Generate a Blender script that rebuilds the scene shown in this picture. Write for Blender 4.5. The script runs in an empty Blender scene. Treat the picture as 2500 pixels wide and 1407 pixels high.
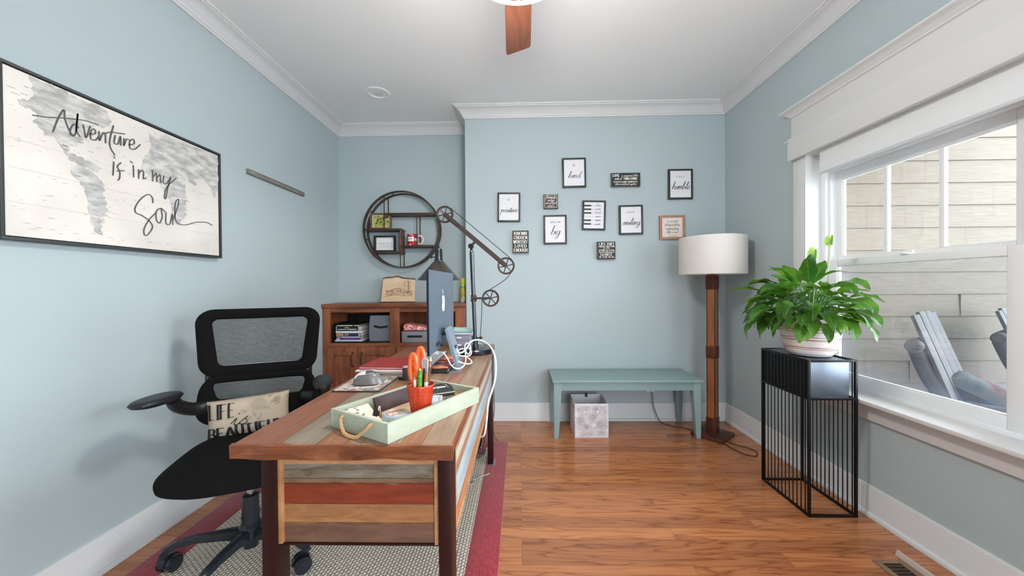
import bpy, bmesh, math, random
from math import sin, cos, pi, radians, sqrt
from mathutils import Vector, Matrix

S = bpy.context.scene
COL = S.collection

# ------------------------------------------------------------------ camera, sky, exposure
YAW, PITCH, ROLL, CAM_Z = .0217, -.0077, .0078, 1.1984
f_ = Vector((-sin(YAW)*cos(PITCH), cos(YAW)*cos(PITCH), sin(PITCH)))
r_ = Vector((cos(YAW), sin(YAW), 0)); u_ = r_.cross(f_)
r2, u2 = r_*cos(ROLL)-u_*sin(ROLL), u_*cos(ROLL)+r_*sin(ROLL)
cam = bpy.data.cameras.new('camera'); cam_o = bpy.data.objects.new('camera', cam); COL.objects.link(cam_o)
cam.sensor_fit = 'HORIZONTAL'; cam.sensor_width = 36; cam.lens = 36*900/2500; cam.clip_start = .02
M = Matrix((r2, u2, -f_)).transposed().to_4x4(); M.translation = (0, 0, CAM_Z)
cam_o.matrix_world = M; S.camera = cam_o

W = bpy.data.worlds.new('sky'); S.world = W; W.use_nodes = True
wn = W.node_tree; wn.nodes.clear()
wo = wn.nodes.new('ShaderNodeOutputWorld'); wb = wn.nodes.new('ShaderNodeBackground')
wc = wn.nodes.new('ShaderNodeTexCoord'); ws = wn.nodes.new('ShaderNodeSeparateXYZ'); wr = wn.nodes.new('ShaderNodeValToRGB')
wn.links.new(wc.outputs['Generated'], ws.inputs[0]); wn.links.new(ws.outputs['Z'], wr.inputs[0])
wr.color_ramp.elements[0].position = 0; wr.color_ramp.elements[0].color = (.88, .94, 1, 1)
wr.color_ramp.elements[1].position = .6; wr.color_ramp.elements[1].color = (.70, .85, 1, 1)
wn.links.new(wr.outputs[0], wb.inputs[0])
wx = wn.nodes.new('ShaderNodeMath'); wx.operation = 'MAXIMUM'; wn.links.new(ws.outputs['X'], wx.inputs[0]); wx.inputs[1].default_value = 0
wy = wn.nodes.new('ShaderNodeMath'); wy.operation = 'MULTIPLY_ADD'; wn.links.new(wx.outputs[0], wy.inputs[0]); wy.inputs[1].default_value = 6.0; wy.inputs[2].default_value = 2.8   # brighter towards the sun's side (+x)
wn.links.new(wy.outputs[0], wb.inputs[1])
wn.links.new(wb.outputs[0], wo.inputs[0])
S.view_settings.view_transform = 'Standard'; S.view_settings.look = 'None'
S.view_settings.gamma = 1; S.view_settings.use_curve_mapping = False
S.view_settings.exposure = 1.47
S.cycles.use_denoising = True
S.cycles.max_bounces = 14; S.cycles.diffuse_bounces = 8; S.cycles.transparent_max_bounces = 16
S.cycles.sample_clamp_indirect = 6

XL, XR, Y1, Y2, XS, ZC = -1.7785, 1.7961, 3.2622, 3.6006, -.4774, 2.765
YF = -1.6      # wall behind the camera
WY0, WY1, WZ0, WZ1 = .12, 2.346, .60, 2.0     # window opening in the right wall

def portal(loc, rot, sx, sy, name):
    l = bpy.data.lights.new(name, 'AREA'); l.shape = 'RECTANGLE'; l.size = sx; l.size_y = sy
    l.cycles.is_portal = True
    o = bpy.data.objects.new(name, l); COL.objects.link(o); o.location = loc; o.rotation_euler = rot
portal((1.98, (WY0+WY1)/2, (WZ0+WZ1)/2), (0, pi/2, 0), WZ1-WZ0, WY1-WY0, 'window_daylight')
portal((1.1, YF-.165, 1.25), (pi/2, 0, 0), 1.3, 2.5, 'added_opening_portal')  # portal over the opening added behind the camera

# ------------------------------------------------------------------ helpers
def lin(c):
    def f(v):
        v /= 255
        return v/12.92 if v <= .04045 else ((v+.055)/1.055)**2.4
    return (f(c[0]), f(c[1]), f(c[2]), 1)

def wmat(o):
    m = Matrix.LocRotScale(o.location, o.rotation_euler, o.scale)
    return wmat(o.parent) @ m if o.parent else m

class B:
    """collects shapes for ONE mesh"""
    def __init__(s): s.bm = bmesh.new(); s.uv = None
    def box(s, x0, x1, y0, y1, z0, z1, bev=0, rot=None, seg=2, mi=0):
        bm = bmesh.new()
        bmesh.ops.create_cube(bm, size=1)
        sx, sy, sz = abs(x1-x0), abs(y1-y0), abs(z1-z0)
        for v in bm.verts: v.co = Vector((v.co.x*sx, v.co.y*sy, v.co.z*sz))
        if bev > 0:
            bmesh.ops.bevel(bm, geom=bm.edges[:], offset=min(bev, .45*min(sx, sy, sz)), segments=seg, affect='EDGES', profile=.6)
        c = Vector(((x0+x1)/2, (y0+y1)/2, (z0+z1)/2))
        for v in bm.verts:
            co = v.co
            if rot is not None: co = rot @ co
            v.co = co+c
        s._add(bm, mi); return s
    def _add(s, bm, mi=0):
        vs = [s.bm.verts.new(v.co) for v in bm.verts]
        bm.verts.index_update()
        for f in bm.faces:
            try:
                nf = s.bm.faces.new([vs[v.index] for v in f.verts]); nf.material_index = mi
            except ValueError: pass
        bm.free()
    def quadstrip(s, A, Bb, mi=0):
        a = [s.bm.verts.new(p) for p in A]; b = [s.bm.verts.new(p) for p in Bb]
        for i in range(len(a)-1):
            f = s.bm.faces.new((a[i], a[i+1], b[i+1], b[i])); f.material_index = mi
    def rings(s, R, close=True, cap=True, loop=False, mi=0):
        """R = list of rings of points, joined into a skin"""
        V = [[s.bm.verts.new(p) for p in r] for r in R]
        n = len(V[0]); k = len(V)
        for i in range(k if loop else k-1):
            a, b = V[i], V[(i+1) % k]
            for j in range(n if close else n-1):
                f = s.bm.faces.new((a[j], a[(j+1) % n], b[(j+1) % n], b[j])); f.material_index = mi
        if cap and close and not loop:
            f = s.bm.faces.new(V[0][::-1]); f.material_index = mi
            f = s.bm.faces.new(V[-1]); f.material_index = mi
        return s
    def cyl(s, p0, p1, r0, r1=None, n=20, cap=True, mi=0):
        r1 = r0 if r1 is None else r1
        p0, p1 = Vector(p0), Vector(p1); d = (p1-p0).normalized()
        a = d.orthogonal().normalized(); b = d.cross(a)
        R = [[p+(a*cos(t)+b*sin(t))*r for t in [2*pi*i/n for i in range(n)]] for p, r in ((p0, r0), (p1, r1))]
        return s.rings(R, cap=cap, mi=mi)
    def lathe(s, prof, c=(0, 0, 0), n=48, axis='Z', cap=True, a0=0, mi=0):
        c = Vector(c)
        R = []
        for r, h in prof:
            ring = []
            for i in range(n):
                t = a0+2*pi*i/n
                if axis == 'Z': p = Vector((r*cos(t), r*sin(t), h))
                elif axis == 'Y': p = Vector((r*cos(t), h, -r*sin(t)))
                else: p = Vector((h, r*cos(t), r*sin(t)))
                ring.append(c+p)
            R.append(ring)
        return s.rings(R, cap=cap, mi=mi)
    def tube(s, pts, r, n=8, sub=4, cap=True, closed=False, mi=0):
        P = smooth(pts, sub, closed) if sub > 1 else [Vector(p) for p in pts]
        R = []; up = None
        m = len(P)
        for i, p in enumerate(P):
            if closed: d = P[(i+1) % m]-P[i-1]
            else: d = P[min(i+1, m-1)]-P[max(i-1, 0)]
            d.normalize()
            if up is None: up = d.orthogonal().normalized()
            up = (up-d*up.dot(d)); up = up.normalized() if up.length > 1e-6 else d.orthogonal().normalized()
            b = d.cross(up)
            rr = r(i/(m-1)) if callable(r) else r
            R.append([p+(up*cos(t)+b*sin(t))*rr for t in [2*pi*j/n for j in range(n)]])
        return s.rings(R, cap=cap and not closed, loop=closed, mi=mi)
    def strip(s, pts, w, h, up=(0, 0, 1), sub=1, closed=False):
        """flat bar of section w x h along pts; up = direction of h"""
        P = smooth(pts, sub, closed) if sub > 1 else [Vector(p) for p in pts]
        m = len(P); R = []; up = Vector(up)
        for i, p in enumerate(P):
            d = (P[(i+1) % m]-P[i-1]) if closed else (P[min(i+1, m-1)]-P[max(i-1, 0)])
            d.normalize(); sd = d.cross(up).normalized(); uu = sd.cross(d)
            R.append([p+sd*w/2+uu*h/2, p-sd*w/2+uu*h/2, p-sd*w/2-uu*h/2, p+sd*w/2-uu*h/2])
        return s.rings(R, cap=not closed, loop=closed)
    def prism(s, poly, h, fn, mi=0):
        """poly 2D, extruded by h; fn(u,v,w) -> world"""
        A = [fn(u, v, 0) for u, v in poly]; Bq = [fn(u, v, h) for u, v in poly]
        return s.rings([A, Bq], mi=mi)
    def poly(s, pts, mi=0):
        f = s.bm.faces.new([s.bm.verts.new(p) for p in pts]); f.material_index = mi; return s
    def surf(s, fn, nu, nv, th=0, mi=0, uv=False):
        P = [[Vector(fn(i/nu, j/nv)) for j in range(nv+1)] for i in range(nu+1)]
        V = [[s.bm.verts.new(p) for p in row] for row in P]
        if uv and s.uv is None: s.uv = s.bm.loops.layers.uv.new('UVMap')
        for i in range(nu):
            for j in range(nv):
                q = (V[i][j], V[i+1][j], V[i+1][j+1], V[i][j+1])
                try: f = s.bm.faces.new(q)
                except ValueError: continue
                f.material_index = mi
                if uv:
                    for l, (a, b) in zip(f.loops, ((i, j), (i+1, j), (i+1, j+1), (i, j+1))): l[s.uv].uv = (a/nu, b/nv)
        return s
    def ribbon(s, pts, w, fn, sub=4, pen=None):
        """ink line: pts 2D on the surface fn(u,v)->world; w = width (or width by direction with pen=(wide, thin))"""
        P = [Vector((p[0], p[1], 0)) for p in pts]
        P = smooth(P, sub) if sub > 1 and len(P) > 2 else P
        if (len(P) == 2 or sub <= 1) and getattr(s, 'lin', 1) > 1: P = [P[q].lerp(P[q+1], i/s.lin) for q in range(len(P)-1) for i in range(s.lin)]+[P[-1]]
        m = len(P); L, Rr = [], []
        for i, p in enumerate(P):
            d = P[min(i+1, m-1)]-P[max(i-1, 0)]
            if d.length < 1e-9: continue
            d.normalize(); n = Vector((-d.y, d.x, 0))
            ww = w
            if pen: ww = pen[1]+(pen[0]-pen[1])*abs(d.y)**1.5
            a, b = p+n*ww/2, p-n*ww/2
            if i == 0: a -= d*ww*.3; b -= d*ww*.3
            if i == m-1: a += d*ww*.3; b += d*ww*.3
            L.append(fn(a.x, a.y)); Rr.append(fn(b.x, b.y))
        lift = getattr(s, 'lift', None)       # overlapping strokes are laid one above the other
        if lift is not None:
            s.cnt = getattr(s, 'cnt', 0)+1; dl = Vector(lift)*(s.cnt % 40)
            L = [p+dl for p in L]; Rr = [p+dl for p in Rr]
        s.quadstrip(L, Rr); return s

def smooth(pts, sub=4, closed=False):
    P = [Vector(p) if len(p) == 3 else Vector((p[0], p[1], 0)) for p in pts]
    if len(P) < 3: return P
    out = []; n = len(P)
    rng = range(n) if closed else range(n-1)
    for i in rng:
        p0 = P[i-1] if (closed or i > 0) else P[0]*2-P[1]
        p1, p2 = P[i], P[(i+1) % n]
        p3 = P[(i+2) % n] if (closed or i+2 < n) else P[-1]*2-P[-2]
        for k in range(sub):
            t = k/sub
            out.append(.5*((2*p1)+(p2-p0)*t+(2*p0-5*p1+4*p2-p3)*t*t+(3*p1-p0-3*p2+p3)*t**3))
    if not closed: out.append(P[-1])
    return out

def obj(name, b, mat, parent=None, loc=None, local=False, sm=None, ang=35):
    """links the collected shapes as ONE mesh object; shapes are in world space unless local"""
    me = bpy.data.meshes.new(name)
    bmesh.ops.recalc_face_normals(b.bm, faces=b.bm.faces[:]) if sm != 'keep' else None
    o = bpy.data.objects.new(name, me)
    if parent is not None: o.parent = parent
    if loc is not None: o.location = loc
    if not local:
        inv = wmat(o).inverted()
        for v in b.bm.verts: v.co = inv @ v.co
    b.bm.to_mesh(me); b.bm.free()
    for m in (mat if isinstance(mat, (list, tuple)) else [mat]): me.materials.append(m)
    if sm is not False:
        for p in me.polygons: p.use_smooth = True
        me.set_sharp_from_angle(angle=radians(ang))
    COL.objects.link(o)
    return o

def tag(o, label, cat, group=None, kind=None):
    o['label'] = label; o['category'] = cat
    if group: o['group'] = group
    if kind: o['kind'] = kind
    return o

def thing(name, label, cat, loc, rz=0, group=None):
    o = bpy.data.objects.new(name, None); COL.objects.link(o)
    o.empty_display_size = .05
    o.location = loc; o.rotation_euler = (0, 0, rz)
    return tag(o, label, cat, group)

def struct(name, b, mat, parent=None, sm=None, label=None):
    o = obj(name, b, mat, parent, sm=sm)
    if parent is None: o['kind'] = 'structure'
    if label: o['label'] = label
    return o

# ------------------------------------------------------------------ materials
def mat(name, c, rough=.5, metal=0, spec=.5, bump=None, coat=0, emit=None, sheen=0):
    m = bpy.data.materials.new(name); m.use_nodes = True
    nt = m.node_tree; p = nt.nodes['Principled BSDF']
    p.inputs['Base Color'].default_value = lin(c) if len(c) == 3 else c
    p.inputs['Roughness'].default_value = rough; p.inputs['Metallic'].default_value = metal
    p.inputs['Specular IOR Level'].default_value = spec
    p.inputs['Coat Weight'].default_value = coat
    p.inputs['Sheen Weight'].default_value = sheen
    if emit: p.inputs['Emission Color'].default_value = lin(emit[0]); p.inputs['Emission Strength'].default_value = emit[1]
    if bump:                                   # (scale, strength, stretch)
        t = N(nt, 'ShaderNodeTexCoord'); mp = N(nt, 'ShaderNodeMapping'); n = N(nt, 'ShaderNodeTexNoise'); bp = N(nt, 'ShaderNodeBump')
        mp.inputs['Scale'].default_value = bump[2] if len(bump) > 2 else (1, 1, 1)
        n.inputs['Scale'].default_value = bump[0]; n.inputs['Detail'].default_value = 4
        bp.inputs['Strength'].default_value = bump[1]; bp.inputs['Distance'].default_value = .002
        nt.links.new(t.outputs['Object'], mp.inputs[0]); nt.links.new(mp.outputs[0], n.inputs['Vector'])
        nt.links.new(n.outputs[0], bp.inputs['Height']); nt.links.new(bp.outputs[0], p.inputs['Normal'])
    return m
def N(nt, t, **kw):
    n = nt.nodes.new(t)
    for k, v in kw.items(): setattr(n, k, v)
    return n
def ramp(nt, stops):
    r = N(nt, 'ShaderNodeValToRGB'); cr = r.color_ramp
    while len(cr.elements) < len(stops): cr.elements.new(.5)
    for e, (p, c) in zip(cr.elements, stops): e.position = p; e.color = lin(c)
    return r
def wood(name, stops, scale=(1, 12, 12), rough=.45, nscale=3, bump=.15, coat=0, dist=1.2, detail=8):
    """stretched-noise wood grain; stops = colour ramp"""
    m = mat(name, (128, 128, 128), rough, coat=coat); nt = m.node_tree; p = nt.nodes['Principled BSDF']
    t = N(nt, 'ShaderNodeTexCoord'); mp = N(nt, 'ShaderNodeMapping'); mp.inputs['Scale'].default_value = scale
    n = N(nt, 'ShaderNodeTexNoise'); n.inputs['Scale'].default_value = nscale; n.inputs['Detail'].default_value = detail
    n.inputs['Roughness'].default_value = .62; n.inputs['Distortion'].default_value = dist
    r = ramp(nt, stops); b = N(nt, 'ShaderNodeBump'); b.inputs['Strength'].default_value = bump; b.inputs['Distance'].default_value = .002
    nt.links.new(t.outputs['Object'], mp.inputs[0]); nt.links.new(mp.outputs[0], n.inputs['Vector'])
    nt.links.new(n.outputs[0], r.inputs[0]); nt.links.new(r.outputs[0], p.inputs['Base Color'])
    nt.links.new(n.outputs[0], b.inputs['Height']); nt.links.new(b.outputs[0], p.inputs['Normal'])
    return m
def math_(nt, op, a, b=None):
    n = N(nt, 'ShaderNodeMath', operation=op)
    for i, v in enumerate((a, b)):
        if v is None: continue
        if hasattr(v, 'links'): nt.links.new(v, n.inputs[i])
        else: n.inputs[i].default_value = v
    return n.outputs[0]
def mixc(nt, f, a, b, mode='MIX'):
    n = N(nt, 'ShaderNodeMix', data_type='RGBA', blend_type=mode)
    for i, v in ((0, f), (6, a), (7, b)):
        if hasattr(v, 'links'): nt.links.new(v, n.inputs[i])
        else: n.inputs[i].default_value = v if i == 0 or len(v) == 4 else lin(v)
    return n.outputs[2]

M_wall = mat('wall_paint', (174, 186, 188), .75, spec=.25, bump=(350, .05))
M_ceil = mat('ceiling_paint', (236, 236, 235), .8, spec=.2)
M_trim = mat('trim_white', (212, 211, 210), .35, spec=.4)
M_white = mat('white_plastic', (235, 235, 236), .35)
M_black = mat('black_metal', (20, 20, 22), .38, metal=.6)
M_blk = mat('black_plastic', (17, 17, 18), .5)
M_ink = mat('black_ink', (22, 22, 24), .6)
M_grey_ink = mat('grey_ink', (120, 120, 122), .7)
M_paper = mat('white_paper', (232, 230, 228), .6)
M_chrome = mat('chrome', (190, 190, 192), .15, metal=1)
M_steel = mat('brushed_steel', (165, 165, 168), .3, metal=.9)
M_bronze = mat('bronze_iron', (76, 60, 50), .45, metal=.6, bump=(60, .2))

def floor_mat():
    m = mat('oak_floor', (150, 90, 60), .27, coat=.3); nt = m.node_tree; p = nt.nodes['Principled BSDF']
    t = N(nt, 'ShaderNodeTexCoord'); L = nt.links.new
    br = N(nt, 'ShaderNodeTexBrick'); br.offset = .37; br.offset_frequency = 3
    br.inputs['Color1'].default_value = (0, 0, 0, 1); br.inputs['Color2'].default_value = (1, 1, 1, 1); br.inputs['Mortar'].default_value = (.5, .5, .5, 1)
    br.inputs['Scale'].default_value = 1; br.inputs['Mortar Size'].default_value = .0011; br.inputs['Mortar Smooth'].default_value = .3
    br.inputs['Brick Width'].default_value = 1.15; br.inputs['Row Height'].default_value = .0826
    L(t.outputs['Object'], br.inputs['Vector'])
    # a different stretch of grain on every plank
    sx = N(nt, 'ShaderNodeSeparateXYZ'); L(t.outputs['Object'], sx.inputs[0])
    row = math_(nt, 'FLOOR', math_(nt, 'DIVIDE', sx.outputs['Y'], .0826))
    off = math_(nt, 'ADD', math_(nt, 'MULTIPLY', row, 3.71), math_(nt, 'MULTIPLY', br.outputs['Color'], 17))
    cb = N(nt, 'ShaderNodeCombineXYZ')
    L(math_(nt, 'ADD', math_(nt, 'MULTIPLY', sx.outputs['X'], 1.1), off), cb.inputs[0])
    L(math_(nt, 'MULTIPLY', sx.outputs['Y'], 11), cb.inputs[1]); L(off, cb.inputs[2])
    n1 = N(nt, 'ShaderNodeTexNoise'); n1.inputs['Scale'].default_value = 1.5; n1.inputs['Detail'].default_value = 2.5; n1.inputs['Distortion'].default_value = .7
    L(cb.outputs[0], n1.inputs['Vector'])
    rings = math_(nt, 'PINGPONG', math_(nt, 'MULTIPLY', n1.outputs[0], 11), 1.0)   # cathedral figure
    n2 = N(nt, 'ShaderNodeTexNoise'); n2.inputs['Scale'].default_value = 9; n2.inputs['Detail'].default_value = 6
    cb2 = N(nt, 'ShaderNodeCombineXYZ'); L(math_(nt, 'MULTIPLY', sx.outputs['X'], .9), cb2.inputs[0]); L(math_(nt, 'MULTIPLY', sx.outputs['Y'], 22), cb2.inputs[1]); L(off, cb2.inputs[2])
    L(cb2.outputs[0], n2.inputs['Vector'])
    r1 = ramp(nt, [(0, (128, 70, 38)), (.14, (172, 104, 62)), (.38, (200, 130, 80)), (1, (210, 142, 90))]); L(rings, r1.inputs[0])
    r2_ = ramp(nt, [(.3, (166, 98, 56)), (.7, (212, 144, 92))]); L(n2.outputs[0], r2_.inputs[0])
    c = mixc(nt, .38, r1.outputs[0], r2_.outputs[0])
    tone = ramp(nt, [(0, (205, 195, 190)), (1, (250, 245, 240))]); L(br.outputs['Color'], tone.inputs[0])
    c = mixc(nt, 1.0, c, tone.outputs[0], 'MULTIPLY')
    c = mixc(nt, math_(nt, 'MULTIPLY', br.outputs['Fac'], .5), c, (70, 34, 18))
    L(c, p.inputs['Base Color'])
    b = N(nt, 'ShaderNodeBump'); b.inputs['Strength'].default_value = .25; b.inputs['Distance'].default_value = .001
    L(math_(nt, 'SUBTRACT', math_(nt, 'MULTIPLY', n2.outputs[0], .3), br.outputs['Fac']), b.inputs['Height']); L(b.outputs[0], p.inputs['Normal'])
    return m
M_floor = floor_mat()

M_alder = wood('stained_alder', [(.25, (82, 38, 22)), (.5, (134, 76, 48)), (.75, (164, 102, 68))], (6, 6, 1.0), .4, 2.2)
M_alder_h = wood('stained_alder_rail', [(.25, (84, 40, 24)), (.5, (134, 76, 49)), (.75, (162, 102, 70))], (1.0, 6, 6), .4, 2.2)
M_sidewood = wood('stand_wood', [(.3, (86, 48, 26)), (.55, (136, 82, 46)), (.8, (160, 104, 64))], (8, 8, 1), .5, 2)

def planks_mat(name, bands, axis, sc=(1, 14, 14), nscale=3, rough=.42, wob=.012):
    """reclaimed boards: bands = [(upper limit along axis, dark rgb, light rgb)] in object metres"""
    m = mat(name, (128, 100, 80), rough, coat=.1); nt = m.node_tree; p = nt.nodes['Principled BSDF']; L = nt.links.new
    t = N(nt, 'ShaderNodeTexCoord'); s = N(nt, 'ShaderNodeSeparateXYZ'); L(t.outputs['Object'], s.inputs[0])
    mp = N(nt, 'ShaderNodeMapping'); mp.inputs['Scale'].default_value = sc; L(t.outputs['Object'], mp.inputs[0])
    n = N(nt, 'ShaderNodeTexNoise'); n.inputs['Scale'].default_value = nscale; n.inputs['Detail'].default_value = 9; n.inputs['Roughness'].default_value = .65; n.inputs['Distortion'].default_value = .6
    L(mp.outputs[0], n.inputs['Vector'])
    n3 = N(nt, 'ShaderNodeTexNoise'); n3.inputs['Scale'].default_value = 5; L(t.outputs['Object'], n3.inputs['Vector'])
    pos = math_(nt, 'ADD', s.outputs[axis], math_(nt, 'MULTIPLY', math_(nt, 'SUBTRACT', n.outputs[0], .5), wob))
    c = None; seam = None
    for lim, dk, lt in bands:
        r = ramp(nt, [(.30, dk), (.68, lt)]); L(n.outputs[0], r.inputs[0])
        if c is None: c = r.outputs[0]
        else: c = mixc(nt, math_(nt, 'GREATER_THAN', pos, prev), c, r.outputs[0])
        prev = lim
        q = math_(nt, 'LESS_THAN', math_(nt, 'ABSOLUTE', math_(nt, 'SUBTRACT', s.outputs[axis], lim)), .0012)
        seam = q if seam is None else math_(nt, 'MAXIMUM', seam, q)
    c = mixc(nt, math_(nt, 'MULTIPLY', seam, .7), c, (45, 26, 16))
    L(c, p.inputs['Base Color'])
    b = N(nt, 'ShaderNodeBump'); b.inputs['Strength'].default_value = .3; b.inputs['Distance'].default_value = .002
    L(math_(nt, 'SUBTRACT', n.outputs[0], seam), b.inputs['Height']); L(b.outputs[0], p.inputs['Normal'])
    return m

def glass_mat(name, tint=(255, 255, 255), refl=.06):
    m = bpy.data.materials.new(name); m.use_nodes = True; nt = m.node_tree; nt.nodes.clear(); L = nt.links.new
    o = N(nt, 'ShaderNodeOutputMaterial'); t = N(nt, 'ShaderNodeBsdfTransparent'); g = N(nt, 'ShaderNodeBsdfGlossy'); x = N(nt, 'ShaderNodeMixShader')
    t.inputs[0].default_value = lin(tint); g.inputs['Roughness'].default_value = .02
    lw = N(nt, 'ShaderNodeLayerWeight'); lw.inputs[0].default_value = .5      # same from both sides of the pane
    L(math_(nt, 'ADD', math_(nt, 'MULTIPLY', math_(nt, 'POWER', lw.outputs['Facing'], 5), .7), .02), x.inputs[0]); L(t.outputs[0], x.inputs[1]); L(g.outputs[0], x.inputs[2]); L(x.outputs[0], o.inputs[0])
    return m
M_glass = glass_mat('window_glass')
def screen_mat():
    m = bpy.data.materials.new('insect_screen'); m.use_nodes = True; nt = m.node_tree; nt.nodes.clear(); L = nt.links.new
    o = N(nt, 'ShaderNodeOutputMaterial'); t = N(nt, 'ShaderNodeBsdfTransparent'); d = N(nt, 'ShaderNodeBsdfDiffuse'); x = N(nt, 'ShaderNodeMixShader')
    d.inputs[0].default_value = lin((112, 119, 134)); x.inputs[0].default_value = .18
    L(t.outputs[0], x.inputs[1]); L(d.outputs[0], x.inputs[2]); L(x.outputs[0], o.inputs[0]); return m
M_screen = screen_mat()

def noise_col(name, stops, scale, rough=.8, bump=.2, stretch=(1, 1, 1), sheen=0, detail=4):
    m = mat(name, (128, 128, 128), rough, spec=.2, sheen=sheen); nt = m.node_tree; p = nt.nodes['Principled BSDF']; L = nt.links.new
    t = N(nt, 'ShaderNodeTexCoord'); mp = N(nt, 'ShaderNodeMapping'); mp.inputs['Scale'].default_value = stretch
    n = N(nt, 'ShaderNodeTexNoise'); n.inputs['Scale'].default_value = scale; n.inputs['Detail'].default_value = detail
    r = ramp(nt, stops); b = N(nt, 'ShaderNodeBump'); b.inputs['Strength'].default_value = bump; b.inputs['Distance'].default_value = .003
    L(t.outputs['Object'], mp.inputs[0]); L(mp.outputs[0], n.inputs['Vector']); L(n.outputs[0], r.inputs[0]); L(r.outputs[0], p.inputs['Base Color'])
    L(n.outputs[0], b.inputs['Height']); L(b.outputs[0], p.inputs['Normal'])
    return m

# ------------------------------------------------------------------ lettering (own stroke alphabets)
CUR = {   # joined handwriting: baseline 0, x-height 1
'a': ([[(.85, .85), (.45, 1), (.1, .55), (.3, .05), (.7, .3), (.88, .95), (.8, .3), (.95, .02), (1.1, .2)]], 1.05),
'b': ([[(0, .3), (.4, 1.5), (.45, 2.2), (.25, 2.2), (.15, 1.2), (.15, .1), (.5, 0), (.8, .4), (.6, .85), (.3, .7)]], .95),
'd': ([[(.8, .85), (.4, 1), (.08, .5), (.3, .03), (.7, .35), (1.0, 2.2)], [(1.0, 2.2), (.82, .5), (.95, .03), (1.15, .2)]], 1.1),
'e': ([[(0, .3), (.5, .6), (.6, .9), (.35, 1), (.1, .5), (.35, .02), (.8, .3)]], .75),
'f': ([[(0, .2), (.5, 1.3), (.65, 2.1), (.45, 2.2), (.3, 1.2), (.2, -.9)], [(0, .95), (.6, 1.05)]], .65),
'g': ([[(.8, .85), (.4, 1), (.08, .55), (.3, .08), (.7, .35), (.85, .95), (.7, -.5), (.35, -1), (.1, -.7), (.6, -.1), (1.0, .25)]], 1.0),
'h': ([[(0, .3), (.45, 1.6), (.45, 2.2), (.25, 2.1), (.12, 0), (.2, .6), (.5, 1), (.7, .75), (.7, .1), (.95, .1)]], .95),
'i': ([[(0, .3), (.25, .95), (.2, .2), (.35, .02), (.55, .2)], [(.27, 1.45), (.31, 1.55)]], .5),
'k': ([[(0, .3), (.4, 1.6), (.42, 2.2), (.22, 2.1), (.1, 0)], [(.7, 1.0), (.2, .55), (.4, .4), (.75, 0), (.95, .15)]], .9),
'l': ([[(0, .3), (.45, 1.6), (.42, 2.2), (.22, 2.0), (.2, .3), (.38, .02), (.6, .2)]], .5),
'm': ([[(0, .6), (.15, .95), (.15, 0)], [(.15, .3), (.3, .85), (.48, .95), (.54, .6), (.52, 0)], [(.53, .3), (.7, .85), (.88, .95), (.95, .6), (.93, .1), (1.2, .1)]], 1.15),
'n': ([[(0, .6), (.15, .95), (.15, 0)], [(.15, .3), (.35, .85), (.55, .95), (.64, .6), (.62, .1), (.85, .1)]], .85),
'o': ([[(.5, 1), (.1, .6), (.3, .03), (.65, .4), (.5, .98), (.9, .85)]], .85),
'p': ([[(0, .5), (.2, 1), (.1, -1)], [(.15, .3), (.35, .9), (.6, .95), (.75, .5), (.5, .05), (.2, .2)]], .85),
'r': ([[(0, .5), (.15, .95), (.12, 0)], [(.13, .4), (.3, .85), (.55, .95)]], .55),
's': ([[(0, .2), (.4, 1), (.3, .7), (.5, .3), (.3, 0), (.02, .1)]], .6),
't': ([[(0, .3), (.3, 1.7), (.2, .2), (.4, .02), (.6, .2)], [(-.05, 1.1), (.6, 1.2)]], .5),
'u': ([[(0, .5), (.12, .95), (.12, .2), (.4, .05), (.7, .95)], [(.7, .95), (.68, .15), (.9, .1)]], .85),
'v': ([[(0, .6), (.12, .95), (.3, .05), (.65, .95), (.8, .9)]], .75),
'w': ([[(0, .6), (.1, .95), (.2, .05), (.45, .8), (.6, .05), (.9, .95)]], .95),
'y': ([[(0, .5), (.12, .95), (.12, .2), (.4, .05), (.7, .95)], [(.7, .95), (.55, -.6), (.25, -1), (.1, -.7), (.9, .2)]], .85),
'c': ([[(.7, .8), (.4, 1), (.1, .5), (.35, .02), (.75, .25)]], .75),
' ': ([], .6),
}
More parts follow.
